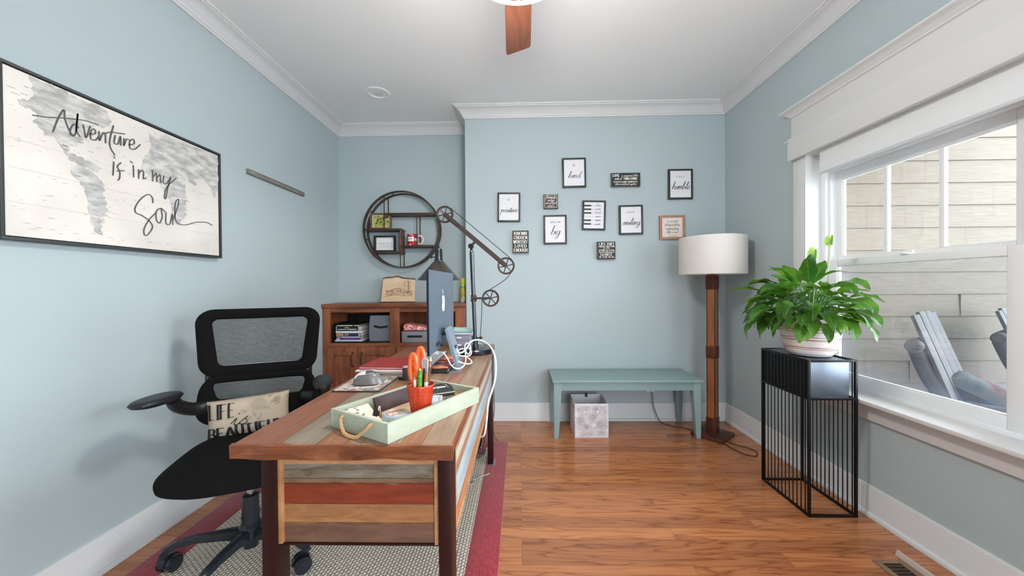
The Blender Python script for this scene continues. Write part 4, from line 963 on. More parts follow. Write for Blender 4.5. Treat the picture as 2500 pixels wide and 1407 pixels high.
for sx in (-1, 1):
    b = B()
    b.tube([(sx*.20, .20, .60), (sx*.262, .155, .605), (sx*.300, .09, .645), (sx*.300, .04, .69)], lambda s_: .034-.008*s_, 12); loc_('arm_support', b, M_cp)
    b = B()
    def pad(u, v, top, sx=sx):
        a, c = 2*u-1, 2*v-1; k = max(abs(a), abs(c)); n_ = 2.3
        s_ = k/((abs(a)**n_+abs(c)**n_)**(1/n_)) if k > 1e-6 else 1
        x = a*s_*(.060 if sx < 0 else .043); y = c*s_*(.108 if sx < 0 else .130); e = max(0, 1-k**5)**.5
        p_ = Matrix.Rotation(radians(-20) if sx < 0 else radians(4), 3, 'Z') @ Vector((x, y, 0))
        return Vector(((-.322, -.040, .712) if sx < 0 else (.305, -.045, .722)))+p_+Vector((0, 0, (.016 if top else -.018)*e-.0+.0*c))
    b.surf(lambda u, v: pad(u, v, True), 14, 20); b.surf(lambda u, v: pad(1-u, v, False), 14, 20); bmesh.ops.remove_doubles(b.bm, verts=b.bm.verts[:], dist=1e-4)
    loc_('armrest', b, M_cp, ang=80)
for o_ in t.children:
    if o_.name.split('.')[0] in ('upper_backrest', 'lumbar_rest', 'back_frame', 'arm_support', 'armrest'): o_.location = (-.02, .112, 0)
for k in range(5):
    a = radians(-87+72*k-24.3)
    d = Vector((cos(a), sin(a), 0)); s_ = Vector((-sin(a), cos(a), 0))
    b = B(); R = []
    for q, w, zt, zb in ((.02, .044, .132, .080), (.10, .036, .134, .096), (.20, .030, .134, .106), (.26, .028, .126, .100), (.30, .028, .108, .084), (.318, .024, .090, .078)):
        R.append([d*q+s_*w*x_*.5+Vector((0, 0, z_)) for x_, z_ in ((1, zb), (1, zt-.006), (.5, zt), (-.5, zt), (-1, zt-.006), (-1, zb))])
    b.rings(R); lg = loc_('base_leg', b, M_cp2)
    b = B(); c0 = d*.300; tw = Matrix.Rotation(.6+k*1.3, 3, 'Z'); ax = tw @ Vector((1, 0, 0)); fw = tw @ Vector((0, 1, 0))
    for s2 in (-1, 1):
        cc = c0+ax*s2*.018+fw*.014+Vector((0, 0, .0335))
        b.cyl(cc-ax*.011, cc+ax*.011, .033, n=28); b.cyl(cc+ax*s2*.011, cc+ax*s2*.014, .024, n=20)
    b.cyl(c0+Vector((0, 0, .055)), c0+Vector((0, 0, .088)), .006, n=10)
    R = []
    for q in range(9):
        th_ = pi*q/8; R.append([c0+fw*.014+Vector((0, 0, .0335))+ax*x_+(fw*cos(th_)+Vector((0, 0, sin(th_))))*.038 for x_ in (-.011, .011)])
    for q in range(8): b.poly([R[q][0], R[q][1], R[q+1][1], R[q+1][0]])
    loc_('caster', b, M_cp2, lg)

# throw pillow on the chair
M_canvas = mat('pillow_canvas', (190, 172, 152), .9, bump=(300, .2))
b = B()
ca, sa = cos(CH), sin(CH)
axp = Vector((ca, sa, .055)); azp = Vector((sa, -ca, 0)); ayp = Vector((0, 0, 1))-azp*.24
pc = Vector((-1.345, 1.795, .566))
tp = thing('throw_pillow', 'cream canvas pillow printed LIFE is BEAUTIFUL on the office chair', 'pillow', (pc.x, pc.y, .50))
azn = Vector(axp).cross(Vector(ayp)).normalized(); 
if azn.dot(azp) < 0: azn = -azn
ayn = azn.cross(Vector(axp).normalized()); ayn = ayn if ayn.z > 0 else -ayn
PW, PHH = .345, .182
PF = pillow(b, pc, axp, ayn, azn, PW, PHH, .105, 20, .035)
obj('pillow_cover', b, M_canvas, tp, ang=80)
fnP = lambda u, v: PF(min(max(u/PW+.5, .01), .99), min(max(v/PHH+.5, .01), .99), 1)+azn*.0045
b = B(); b.lin = 8; b.lift = azn*.00004
pen = (.0095, .0026)
caps(b, 'LIFE', -.104, .004, .066, fnP, .006, width=.112, pen=pen)
script(b, 'is', -.030, -.036, .034, fnP, .0042, width=.075, slant=.35)
caps(b, 'BEAUTIFUL', -.002, -.088, .048, fnP, .008, width=.318, pen=(.012, .0034))
obj('lettering', b, M_ink, tp, sm=False)
b = B(); b.lin = 6; b.lift = azn*.00004; rng = random.Random(2)
def rose(cx, cy, r_):
    for q in range(4):
        rr = r_*(.28+.24*q); n_ = 3+q*2
        for k in range(n_):
            a0 = 2*pi*k/n_+q; b.ribbon([(cx+rr*cos(a0+s_*.9*pi/n_)*(1+.12*(1-s_*s_)), cy+rr*.8*sin(a0+s_*.9*pi/n_)*(1+.12*(1-s_*s_))) for s_ in (-1, -.4, .4, 1)], .0016, fnP, 3)
rose(.050, .050, .030); rose(.128, .060, .014)
for cx, cy, a0 in ((.0, .018, 2.6), (.03, .012, -1.2), (.06, .0, -1.7), (.075, .028, -.3), (.10, .045, .4), (.02, -.012, 3.6), (.09, .075, .9), (.12, .035, .2), (.045, -.02, -1.3)):
    L_ = .024; pts = [(cx, cy), (cx+L_*.5*cos(a0+.45), cy+L_*.5*sin(a0+.45)), (cx+L_*cos(a0), cy+L_*sin(a0)), (cx+L_*.5*cos(a0-.45), cy+L_*.5*sin(a0-.45)), (cx, cy)]
    b.ribbon(pts, .0016, fnP, 3); b.ribbon([(cx, cy), (cx+L_*cos(a0), cy+L_*sin(a0))], .001, fnP, 1)
obj('rose_print', b, mat('rose_ink', (150, 146, 118), .8), tp, sm=False)

# ------------------------------------------------------------------ cabinet in the recess
t = thing('storage_cabinet', 'reddish alder storage cabinet with open cubbies above panelled doors', 'cabinet', (-1.128, 3.43, 0))
cx0, cx1 = XL+.006, XS-.004
b = B(); b.box(cx0-.001, cx1+.001, 3.25, Y2-.004, 1.008, 1.041, .005); obj('top', b, M_alder_h, t)
b = B(); b.box(cx0+.004, cx0+.024, 3.29, Y2-.006, .06, 1.008); b.box(cx1-.024, cx1-.004, 3.29, Y2-.006, .06, 1.008); b.box(cx0+.024, cx1-.024, Y2-.014, Y2-.006, .06, 1.008); b.box(cx0+.024, cx1-.024, 3.29, Y2-.014, .668, .688); b.box(cx0+.02, cx1-.02, 3.29, Y2-.014, .06, .08)
b.box(-1.132, -1.114, 3.29, Y2-.014, .08, 1.0); obj('carcass', b, M_alder, t)
for q in ((cx0+.002, -1.706, 0), (-1.166, -1.081, .06), (-.578, cx1-.002, 0)):
    b = B(); b.box(q[0], q[1], 3.268, 3.29, q[2], 1.008, .0015); obj('stile', b, M_alder, t)
for x0, x1 in ((-1.706, -1.166), (-1.081, -.578)):
    for z0, z1 in ((.966, 1.008), (.652, .688), (0, .08)):
        b = B(); b.box(x0, x1, 3.269, 3.289, z0, z1, .0015); obj('rail', b, M_alder_h, t)
for i, (x0, x1, hx) in enumerate(((-1.728, -1.4545, -1.495), (-1.4515, -1.150, -1.412), (-1.097, -.8305, -.872), (-.8275, -.556, -.787))):
    b = B(); z0, z1, w = .072, .655, .062
    b.box(x0, x0+w, 3.248, 3.268, z0, z1, .002); b.box(x1-w, x1, 3.248, 3.268, z0, z1, .002); b.box(x0+w, x1-w, 3.248, 3.268, z1-w-.010, z1, .002); b.box(x0+w, x1-w, 3.248, 3.268, z0, z0+w, .002)
    b.box(x0+w-.003, x1-w+.003, 3.257, 3.264, z0+w-.003, z1-w-.007); d = obj('door', b, M_alder, t)
    b = B(); b.tube([(hx, 3.248, .604), (hx, 3.232, .600), (hx, 3.224, .580), (hx, 3.222, .545), (hx, 3.224, .510), (hx, 3.232, .490), (hx, 3.248, .486)], lambda s_: .0045+.0025*sin(pi*s_), 10); b.lathe([(0, 0), (.009, 0), (.009, -.003), (0, -.004)], (hx, 3.248, .604), 14, 'Y', cap=False); b.lathe([(0, 0), (.009, 0), (.009, -.003), (0, -.004)], (hx, 3.248, .486), 14, 'Y', cap=False)
    obj('handle', b, M_bronze, d)

# things in the cubbies
def book(name, label, x0, x1, y0, y1, z0, z1, cover, pages=(224, 216, 204), rz=0, group=None, band=None):
    """lying book, spine toward the room (-y)"""
    c = ((x0+x1)/2, (y0+y1)/2, z0)
    t = thing(name, label, 'book', c, rz, group)
    w, d, h = (x1-x0)/2, (y1-y0)/2, z1-z0; k = min(.0025, h*.16)
    m = mat('cover', cover, .4)
    b = B(); b.box(-w, w, -d, d, 0, k, .0006); b.box(-w, w, -d, d, h-k, h, .0006); b.box(-w, w, -d, -d+k, 0, h, .0008); obj('cover', b, m, t, local=True)
    b = B(); b.box(-w+.003, w-.003, -d+k, d-.003, k, h-k); obj('pages', b, mat('pages', pages, .9, bump=(300, .3, (1, 1, 30))), t, local=True, sm=False)
    if band:
        b = B()
        for (a0, a1, q0, q1, mi) in band: b.box(-w+2*w*a0, -w+2*w*a1, -d-.0006, -d+.0005, h*q0, h*q1, 0, mi=mi)
        obj('spine_print', b, [mat('print_a', (232, 230, 226), .6), mat('print_b', (222, 150, 90), .6), mat('print_c', (132, 96, 170), .6)], t, local=True, sm=False)
    return t
G_ = 'books stacked flat in the left cubby'
M_cubdark = None
zs = .700; BX0 = -1.672
items = [
 ('white spiral-bound notebook at the very bottom of the cubby stack', BX0-.010, .245, .012, (226, 224, 226), [(i/22, i/22+.02, .1, .9, 0) for i in range(22)]),
 ('purple paperback second from the bottom of the cubby stack', BX0, .225, .017, (84, 66, 124), [(.02, .14, .2, .8, 0), (.3, .7, .35, .6, 2)]),
 ('lilac-edged book third from the bottom of the cubby stack', BX0+.004, .220, .012, (150, 134, 176), [(.25, .95, .5, .95, 0)]),
 ('navy book with an orange spine block, middle of the cubby stack', BX0, .222, .030, (44, 50, 84), [(.0, .30, .12, .42, 1), (.0, .30, .55, .88, 1), (.34, .5, .25, .35, 0), (.34, .52, .65, .75, 0), (.93, .97, .1, .9, 0)]),
 ('thick white book in the upper half of the cubby stack', BX0-.004, .232, .021, (224, 222, 222), None),
 ('black guidebook with white spine lettering near the stack top', BX0, .212, .042, (22, 28, 32), [(.0, .02, 0, 1, 0), (.38, .55, .62, .74, 0), (.08, .45, .26, .38, 0), (.5, .56, .22, .42, 0), (.58, .64, .22, .42, 0), (.66, .72, .22, .42, 0), (.74, .80, .22, .42, 0), (.82, .88, .22, .42, 0), (.96, .985, 0, 1, 0)]),
 ('dark green magazine topmost on the cubby book stack', BX0+.004, .205, .010, (44, 66, 30), [(.02, .72, .2, .8, 0), (.8, 1, .3, .8, 0)])]
for nm, x0, wd, h, cv, band in items:
    book('book', nm, x0, x0+wd, 3.308, 3.308+.23, zs, zs+h, cv, group=G_, band=band); zs += h+.0006
b = B(); b.box(-1.700, -1.135, 3.298, Y2-.02, .6885, .700, .002); 
t = thing('shelf_tray', 'shallow black tray under the books in the left cubby', 'tray', (-1.42, 3.44, .6885)); obj('base', b, M_blk, t)
b = B(); b.box(-1.700, -1.694, 3.31, Y2-.02, .70, .86, .002); b.box(-1.694, -1.135, Y2-.026, Y2-.02, .70, .93, .002); obj('side_wall', b, M_blk, t)
M_gf = mat('grey_felt', (112, 116, 126), .9, bump=(200, .2)); M_gf2 = mat('lavender_grey_felt', (140, 136, 146), .9, bump=(200, .2))
t = thing('fabric_bin', 'slouchy blue-grey fabric bin with a dark handle slot, beside the book stack', 'storage bin', (-1.265, 3.42, .7005))
b = B(); b.rings([[Vector((x+dx*k_, y, z)) for x, y, dx in ((-1.366, 3.312, -.006), (-1.155, 3.312, .010), (-1.150, 3.52, .01), (-1.362, 3.52, -.004))] for z, k_ in ((.7005, .2), (.76, 1), (.84, .4), (.905, -.2), (.932, -1.2))]); obj('body', b, M_gf, t)
b = B(); b.strip([(-1.325, 3.309, .838), (-1.27, 3.306, .826), (-1.20, 3.309, .834)], .003, .018, up=(0, 0, 1), sub=4); obj('handle', b, M_blk, t)
b = B(); b.box(-1.36, -1.152, 3.313, 3.52, .925, .940, .006); obj('lid', b, M_blk, t)
t = thing('storage_bin', 'low lavender-grey bin with a black handle in the right cubby', 'storage bin', (-.96, 3.42, .689))
b = B(); b.box(-1.072, -.84, 3.305, 3.53, .6885, .790, .004); obj('body', b, M_gf2, t)
b = B(); b.box(-1.020, -.885, 3.300, 3.3048, .733, .752, .002); obj('handle', b, M_blk, t)
b = B(); b.box(-1.075, -.837, 3.302, 3.533, .790, .795, .001); b.box(-1.077, -1.072, 3.303, 3.53, .6885, .795, .001); obj('rim', b, M_blk, t)
b = B(); b.rings([[Vector(p) for p in r] for r in (((-1.058, 3.315, .796), (-.80, 3.315, .796), (-.80, 3.50, .796), (-1.058, 3.50, .796)), ((-1.055, 3.315, .838), (-.80, 3.315, .812), (-.80, 3.50, .812), (-1.055, 3.50, .838)), ((-1.045, 3.325, .852), (-.80, 3.325, .814), (-.80, 3.5, .814), (-1.045, 3.5, .852)))])
def blot(name, cols, scale):
    m = noise_col(name, [(.38, cols[0]), (.45, cols[1]), (.52, cols[2]), (.6, cols[3])], scale, .5, .05); return m
tag(obj('gift_bag', b, blot('pink_print', ((232, 210, 210), (206, 70, 96), (232, 120, 90), (244, 226, 222)), 40), loc=(-.93, 3.41, .796)), 'pink and coral patterned packet lying on the lavender-grey bin', 'packet')
b = B(); b.box(-.668, -.628, 3.34, 3.5, .689, .86, .004); tag(obj('wooden_block', b, M_sidewood, loc=(-.648, 3.42, .689)), 'upright wooden block standing inside the right end of the cabinet', 'wooden block')

# on the cabinet top
t = thing('wood_plaque', 'live-edge wood plaque with a burned building drawing on the cabinet', 'plaque', (-1.146, 3.47, 1.0425))
top = [(-1.302, 1.262), (-1.28, 1.272), (-1.22, 1.274), (-1.175, 1.283), (-1.155, 1.281), (-1.12, 1.268), (-1.06, 1.262), (-.998, 1.256)]
poly = [(-1.308, 1.050), (-.990, 1.050)]+[(x, z) for x, z in top[::-1]]
ly = lambda z: 3.435+(z-1.042)*.22
b = B(); b.prism(poly, .022, lambda u, v, w: Vector((u, ly(v)+w, v))); obj('board', b, wood('pale_birch', [(.3, (206, 172, 138)), (.7, (226, 198, 166))], (1, 4, 8), .6, 2), t)
M_bark = wood('bark', [(.3, (70, 50, 42)), (.7, (122, 100, 88))], (4, 4, 4), .9, 6, .8)
b = B(); b.tube([(x, ly(z)+.011, z+.004) for x, z in top], lambda s_: .0105+.002*sin(s_*40), 8, 3); obj('bark_edge', b, M_bark, t)
b = B(); b.box(-1.310, -.992, 3.425, 3.475, 1.0425, 1.054, .004); obj('base_strip', b, M_bark, t)
b = B(); fnW = lambda u, v: Vector((u, ly(v)-.0012, v)); rng = random.Random(5)
for k in range(120):
    x = rng.uniform(-1.275, -1.02); z = 1.135+rng.uniform(-.018, .022)+(.03*rng.random() if -1.20 < x < -1.12 else 0); l_ = rng.uniform(.006, .022); a = rng.choice((0, 0, pi/2, .6, -.6))
    b.ribbon([(x, z), (x+l_*cos(a), z+l_*sin(a)*.7)], rng.uniform(.0015, .004), fnW, 1)
for k in range(90):
    x = rng.uniform(-1.11, -1.035); z = rng.uniform(1.16, 1.252); a = rng.uniform(0, pi); l_ = rng.uniform(.003, .009)
    b.ribbon([(x, z), (x+l_*cos(a), z+l_*sin(a))], .0018, fnW, 1)
b.ribbon([(-1.056, 1.13), (-1.056, 1.2), (-1.06, 1.245)], .005, fnW); b.ribbon([(-1.275, 1.10), (-1.18, 1.116), (-1.06, 1.105), (-1.02, 1.112)], .003, fnW); b.ribbon([(-1.26, 1.15), (-1.16, 1.178), (-1.06, 1.15)], .0025, fnW, 1)
obj('burned_drawing', b, mat('burn', (122, 78, 58), .8), t, sm=False)
t = thing('spray_can', 'yellow spray can with a white foot at the right end of the cabinet', 'spray can', (-.528, 3.42, 1.0415))
b = B(); b.lathe([(0, 0), (.0235, 0), (.025, .004), (.025, .165), (.022, .172), (0, .173)], (-.528, 3.42, 1.0415), 28, cap=False)
def can_mat():
    m = mat('can_print', (216, 200, 60), .35, metal=.2); nt = m.node_tree; p = nt.nodes['Principled BSDF']; L = nt.links.new
    tc = N(nt, 'ShaderNodeTexCoord'); s = N(nt, 'ShaderNodeSeparateXYZ'); L(tc.outputs['Object'], s.inputs[0])
    n = N(nt, 'ShaderNodeTexNoise'); n.inputs['Scale'].default_value = 45; L(tc.outputs['Object'], n.inputs['Vector'])
    r = ramp(nt, [(0, (222, 216, 204)), (.045, (222, 216, 204)), (.055, (206, 176, 44)), (.13, (196, 186, 60)), (.145, (60, 150, 84)), (.16, (206, 196, 60))]); r.color_ramp.interpolation = 'LINEAR'; L(s.outputs['Z'], r.inputs[0])
    L(mixc(nt, math_(nt, 'MULTIPLY', math_(nt, 'GREATER_THAN', n.outputs[0], .56), .55), r.outputs[0], (104, 140, 60)), p.inputs['Base Color']); return m
obj('can', b, can_mat(), t); b = B(); b.lathe([(.020, .173), (.0215, .175), (.0215, .218), (.018, .225), (0, .226)], (-.528, 3.42, 1.0415), 28, cap=False); obj('cap', b, mat('yellow_cap', (220, 206, 40), .4), t)

# ------------------------------------------------------------------ round wall shelf
RC = Vector((-1.123, 0, 1.737)); yf, yb_ = 3.470, 3.592
t = thing('round_shelf', 'round black iron wall shelf with offset wooden ledges', 'wall shelf', (RC.x, 3.595, 1.375))
b = B()
for yy, rr in ((yf, .360), (yf+.030, .360), (yf+.085, .358), (yb_-.004, .358)):
    b.strip([(RC.x+rr*cos(a), yy, RC.z+rr*sin(a)) for a in [2*pi*i/72 for i in range(72)]], .008, .010, up=(0, 1, 0), closed=True)
for k in range(8):
    a = 2*pi*k/8+.25; b.box(RC.x+.359*cos(a)-.004, RC.x+.359*cos(a)+.004, yf, yb_, RC.z+.359*sin(a)-.004, RC.z+.359*sin(a)+.004)
obj('ring_frame', b, M_bronze, t)
M_shw = wood('shelf_board', [(.3, (76, 52, 42)), (.6, (112, 80, 64)), (.8, (134, 100, 82))], (2, 6, 6), .5, 3)
for x0, x1, z in ((-1.281, -.800, 1.884), (-1.478, -1.118, 1.738), (-1.127, -.802, 1.578), (-1.408, -1.118, 1.522)):
    b = B(); b.box(x0, x1, yf+.004, yb_-.004, z-.007, z+.005, .001); s_ = obj('ledge', b, M_shw, t)
    b = B(); b.box(x0, x1, yf-.003, yf+.004, z-.011, z+.007, .001); b.box(x0, x1, yb_-.006, yb_, z-.011, z+.007, .001); obj('edge_rail', b, M_bronze, s_)
b = B(); b.box(-1.134, -1.122, yf, yb_-.003, 1.522, 1.740, .001); obj('upright_board', b, M_shw, t)
b = B()
for x, z0, z1 in ((-1.281, 1.738, 2.062), (-.971, 1.578, 1.884), (-1.130, 1.378, 1.522)):
    for y0 in (yf-.002, yb_-.010): b.box(x-.004, x+.004, y0, y0+.008, z0, z1, .001)
obj('upright_bar', b, M_bronze, t)
# things on the round shelf
def wood_frame(name, label, cat, x0, x1, z0, z1, y, dep, fw, fm, pm, par_extra=None, lean=0):
    t = thing(name, label, cat, ((x0+x1)/2, y+dep/2, z0))
    b = B(); b.box(x0, x1, y, y+dep, z0, z0+fw, .0015); b.box(x0, x1, y, y+dep, z1-fw, z1, .0015); b.box(x0, x0+fw, y, y+dep, z0+fw, z1-fw, .0015); b.box(x1-fw, x1, y, y+dep, z0+fw, z1-fw, .0015)
    b.box(x0+.002, x1-.002, y+dep-.003, y+dep-.001, z0+.002, z1-.002)
    obj('frame', b, fm, t)
    b = B(); b.box(x0+fw, x1-fw, y+dep-.0075, y+dep-.004, z0+fw, z1-fw); obj('picture', b, pm, t, sm=False)
    return t
M_wfr = wood('walnut_frame', [(.3, (96, 62, 46)), (.7, (140, 98, 76))], (2, 2, 6), .5, 3)
t = wood_frame('framed_picture', 'walnut framed photo of yellow trees on the round shelf', 'picture frame', -1.436, -1.228, 1.7445, 1.902, 3.515, .018, .020, M_wfr, M_paper)
b = B(); b.box(-1.408, -1.256, 3.5235, 3.5250, 1.770, 1.876); obj('photo', b, blot('autumn_photo', ((96, 110, 60), (206, 190, 96), (150, 170, 96), (90, 70, 50)), 22), t, sm=False)
b = B(); rng = random.Random(8)
for k in range(5): b.ribbon([(-1.35, 1.80), (-1.34+.01*k, 1.84), (-1.32+rng.uniform(-.05, .05), 1.865)], .0025, lambda u, v: Vector((u, 3.5230, v)))
obj('branches', b, mat('branch_ink', (84, 58, 48), .8), t, sm=False)
t = wood_frame('framed_picture', 'black shadow-box frame with a line drawing, lower shelf ledge', 'picture frame', -1.398, -1.192, 1.5285, 1.684, 3.505, .035, .015, M_blk, M_paper)
b = B(); rng = random.Random(3); fnB = lambda u, v: Vector((u, 3.5320, v))
for k in range(5):
    x = -1.355+k*.028; b.ribbon([(x, 1.565), (x+rng.uniform(-.008, .008), 1.60), (x+.012, 1.612), (x+.014, 1.57), (x+.022, 1.59)], .0015, fnB); b.ribbon([(x-.006, 1.552), (x+.012, 1.556+rng.uniform(-.003, .003))], .0018, fnB, 1)
    b.ribbon([(x-.012, 1.622+rng.uniform(-.008, .008)), (x, 1.603), (x+.01, 1.625)], .0012, fnB)
obj('line_drawing', b, M_ink, t, sm=False)
t = thing('mug', 'red and white patterned mug with a white handle on the round shelf', 'mug', (-1.028, 3.53, 1.5835))
b = B(); b.lathe([(0, 0), (.046, 0), (.050, .003), (.051, .108), (.0505, .112), (.047, .112), (.046, .10), (.046, .01), (0, .008)], (-1.028, 3.53, 1.5835), 40, cap=False); obj('cup', b, blot('mug_print', ((232, 226, 222), (186, 40, 44), (170, 30, 36), (190, 44, 48)), 26), t)
b = B(); b.tube([(-.980, 3.53, 1.5835+.094), (-.952, 3.53, 1.5835+.096), (-.932, 3.53, 1.5835+.075), (-.930, 3.53, 1.5835+.045), (-.945, 3.53, 1.5835+.022), (-.980, 3.53, 1.5835+.018)], .0065, 10); obj('handle', b, M_white, t)
fM = lambda u, v: Vector((-1.028+.0515*sin(u/.0515), 3.53-.0520*cos(u/.0515), 1.5835+v))
b = B(); b.surf(lambda u, v: fM(-.040+.065*u, .040+.042*v), 8, 2); obj('mug_label', b, M_white, t)
b = B(); script(b, 'madison', -.010, .058, .008, lambda u, v: fM(u, v)+Vector((0, -.0012, 0)), .0018, width=.05); b.ribbon([(-.036, .050), (.018, .050)], .0016, lambda u, v: fM(u, v)+Vector((0, -.0012, 0)), 3)
for cx_, cz_ in ((-.01, .098),):
    b.ribbon([(cx_, cz_-.008), (cx_-.010, cz_+.004), (cx_-.005, cz_+.009), (cx_, cz_+.004), (cx_+.005, cz_+.009), (cx_+.010, cz_+.004), (cx_, cz_-.008)], .002, lambda u, v: fM(u, v)+Vector((0, -.0012, 0)))
obj('mug_writing', b, M_grey_ink, t, sm=False)

# ------------------------------------------------------------------ left wall: map canvas and slim ledge
t = thing('map_canvas', 'large framed world map canvas lettered Adventure is in my Soul', 'wall art', (XL+.02, 1.66, 1.366))
My0, My1, Mz0, Mz1 = 1.201, 2.118, 1.368, 1.977; fx = XL+.040
b = B()
for q in ((My0, My1, Mz0, Mz0+.010), (My0, My1, Mz1-.010, Mz1), (My0, My0+.010, Mz0+.010, Mz1-.010), (My1-.010, My1, Mz0+.010, Mz1-.010)): b.box(XL+.001, fx, q[0], q[1], q[2], q[3], .001)
obj('frame', b, mat('charcoal_frame', (52, 56, 56), .5), t)
b = B(); b.box(XL+.001, fx-.006, My0+.014, My1-.014, Mz0+.014, Mz1-.014, .002); obj('canvas', b, noise_col('map_paper', [(.3, (206, 200, 192)), (.7, (226, 220, 212))], 3, .8, .05), t)
M_land = noise_col('map_land', [(.36, (206, 202, 196)), (.5, (186, 184, 180)), (.66, (162, 162, 158))], 16, .85, .02, (1, 1.0, 2.5)); M_mline = mat('map_names', (150, 150, 148), .85)
b = B(); fc = fx-.005
def rag(P, n, amp, rng):
    out = []
    for i in range(len(P)):
        p, q = Vector(P[i]), Vector(P[(i+1) % len(P)]); out.append(tuple(p))
        for k in range(1, n):
            m_ = p.lerp(q, k/n); d = (q-p).normalized(); out.append(tuple(m_+Vector((-d.y, d.x))*rng.uniform(-amp, amp)))
    return out
rng = random.Random(9)
from mathutils.geometry import tessellate_polygon
for k, P in CONT.items():
    P2 = rag([(min(max(y, My0+.02), My1-.018), min(z, Mz1-.018)) for y, z in P], 4, .007, rng)
    V = [Vector((fc+.00012*len(k), y, z)) for y, z in P2] if k != 'af' else [Vector((fc+.0004, y, z)) for y, z in P2]
    for tri in tessellate_polygon([V]): b.poly([V[i] for i in tri])
obj('continents', b, M_land, t, sm='keep')
b = B(); fnX = lambda u, v: Vector((fc+.0009, u, v)); b.lift = (.00001, 0, 0)
def inside(P, x, y):
    c = False; j = len(P)-1
    for i in range(len(P)):
        if (P[i][1] > y) != (P[j][1] > y) and x < (P[j][0]-P[i][0])*(y-P[i][1])/(P[j][1]-P[i][1])+P[i][0]: c = not c
        j = i
    return c
for k in range(1900):
    y, z = rng.uniform(My0+.02, My1-.03), rng.uniform(Mz0+.02, Mz1-.02)
    land = any(inside(P, y, z) for P in CONT.values())
    if not land and rng.random() > .12: continue
    l_ = rng.uniform(.004, .022); b.ribbon([(y, z), (min(y+l_, My1-.02), z)], rng.uniform(.0006, .0013), fnX, 1)
for z in (1.50, 1.62, 1.72): b.ribbon([(My0+.02, z), (My1-.02, z)], .0005, fnX, 1)
obj('place_names', b, M_mline, t, sm=False)
b = B(); b.lift = (.00004, 0, 0)
for st in SCRIPT: b.ribbon([(y, z) for y, z in st], .0052, lambda u, v: Vector((fc+.0016, u, v)), 5, pen=(.0056, .0034))
obj('lettering', b, mat('charcoal_ink', (78, 80, 80), .7), t, sm=False)
b = B(); b.box(XL+.0005, XL+.018, 2.368, 2.994, 1.940, 1.972, .001)
b.box(XL+.018, XL+.021, 2.370, 2.992, 1.966, 1.971, .0005); b.box(XL+.018, XL+.021, 2.370, 2.992, 1.941, 1.946, .0005)
tag(obj('picture_rail', b, wood('driftwood', [(.3, (104, 104, 98)), (.7, (138, 136, 128))], (6, 1, 6), .8, 4), loc=(XL+.01, 2.68, 1.94)), 'slim grey wooden hanging rail on the left wall beyond the map', 'wall rail')

# ------------------------------------------------------------------ gallery of signs on the back wall
YW = Y1-.0006
M_matte = mat('print_paper', (222, 220, 222), .7); M_fr = mat('black_frame', (34, 34, 33), .45)
def sign_frame(label, cx, cz, w, h, words, tilt=0, fw=.0145, fm=None, dep=.024, paper=M_matte):
    t = thing('framed_print', label, 'framed print', (cx, YW, cz-h/2))
    t.rotation_euler = (0, 0, 0)
    A = Matrix.Rotation(tilt, 3, 'Y')
    def fn(u, v, off=0): p_ = A @ Vector((u, 0, v)); return Vector((cx+p_.x, YW-dep+.006-off, cz+p_.z))
    b = B(); fm = fm or M_fr
    for x0, x1, z0, z1 in ((-w/2, w/2, -h/2, -h/2+fw), (-w/2, w/2, h/2-fw, h/2), (-w/2, -w/2+fw, -h/2+fw, h/2-fw), (w/2-fw, w/2, -h/2+fw, h/2-fw)):
        bb = B(); bb.box(x0, x1, -dep, 0, z0, z1, .0015)
        for v in bb.bm.verts: p_ = A @ v.co; v.co = Vector((cx+p_.x, YW+p_.y, cz+p_.z))
        b._add(bb.bm)
    obj('frame', b, fm, t)
    b = B(); b.rings([[A @ Vector((x, y, z))+Vector((cx, YW, cz)) for x, z in ((-w/2+fw-.001, -h/2+fw-.001), (w/2-fw+.001, -h/2+fw-.001), (w/2-fw+.001, h/2-fw+.001), (-w/2+fw-.001, h/2-fw+.001))] for y in (-.001, -dep+.006)]); obj('print', b, paper, t, sm=False)
    b = B(); b.lift = (0, -.00003, 0); words(b, lambda u, v: fn(u, v, .0009)); obj('lettering', b, M_ink, t, sm=False)
    return t, fn
def two(capw, scr, sw, xh, cy=.058, cwid=None, sy=-.045):
    def f(b, fn):
        caps(b, capw, 0, cy, .014, fn, .0016, width=cwid, serif=False, pen=(.0022, .0010)); script(b, scr, 0, sy, xh, fn, .0032, width=sw, slant=.3, pen=(.0042, .0016))
    return f
GW = 'gallery prints on the back wall'
for lab, cx, cz, w, h, f, tl in (
 ('black framed print reading BE kind, highest on the back wall', .481, 2.178, .206, .257, two('BE', 'kind', .105, .026, cwid=.026), -.012),
 ('black framed print reading BE positive, leftmost on the back wall', -.092, 1.884, .200, .257, two('BE', 'positive', .145, .024, cwid=.026), .01),
 ('black framed print reading DREAM big beside the arm lamp', .312, 1.683, .202, .255, two('DREAM', 'big', .078, .036, cwid=.088), -.006),
 ('black framed print reading KEEP smiling right of the piano keys', .973, 1.761, .205, .256, two('KEEP', 'smiling', .150, .027, cwid=.072), -.012),
 ('black framed print reading STAY humble, rightmost black frame', 1.402, 2.066, .209, .261, two('STAY', 'humble', .152, .029, cwid=.078), 0)):
    tt, _ = sign_frame(lab, cx, cz, w, h, f, tl); tt['group'] = GW
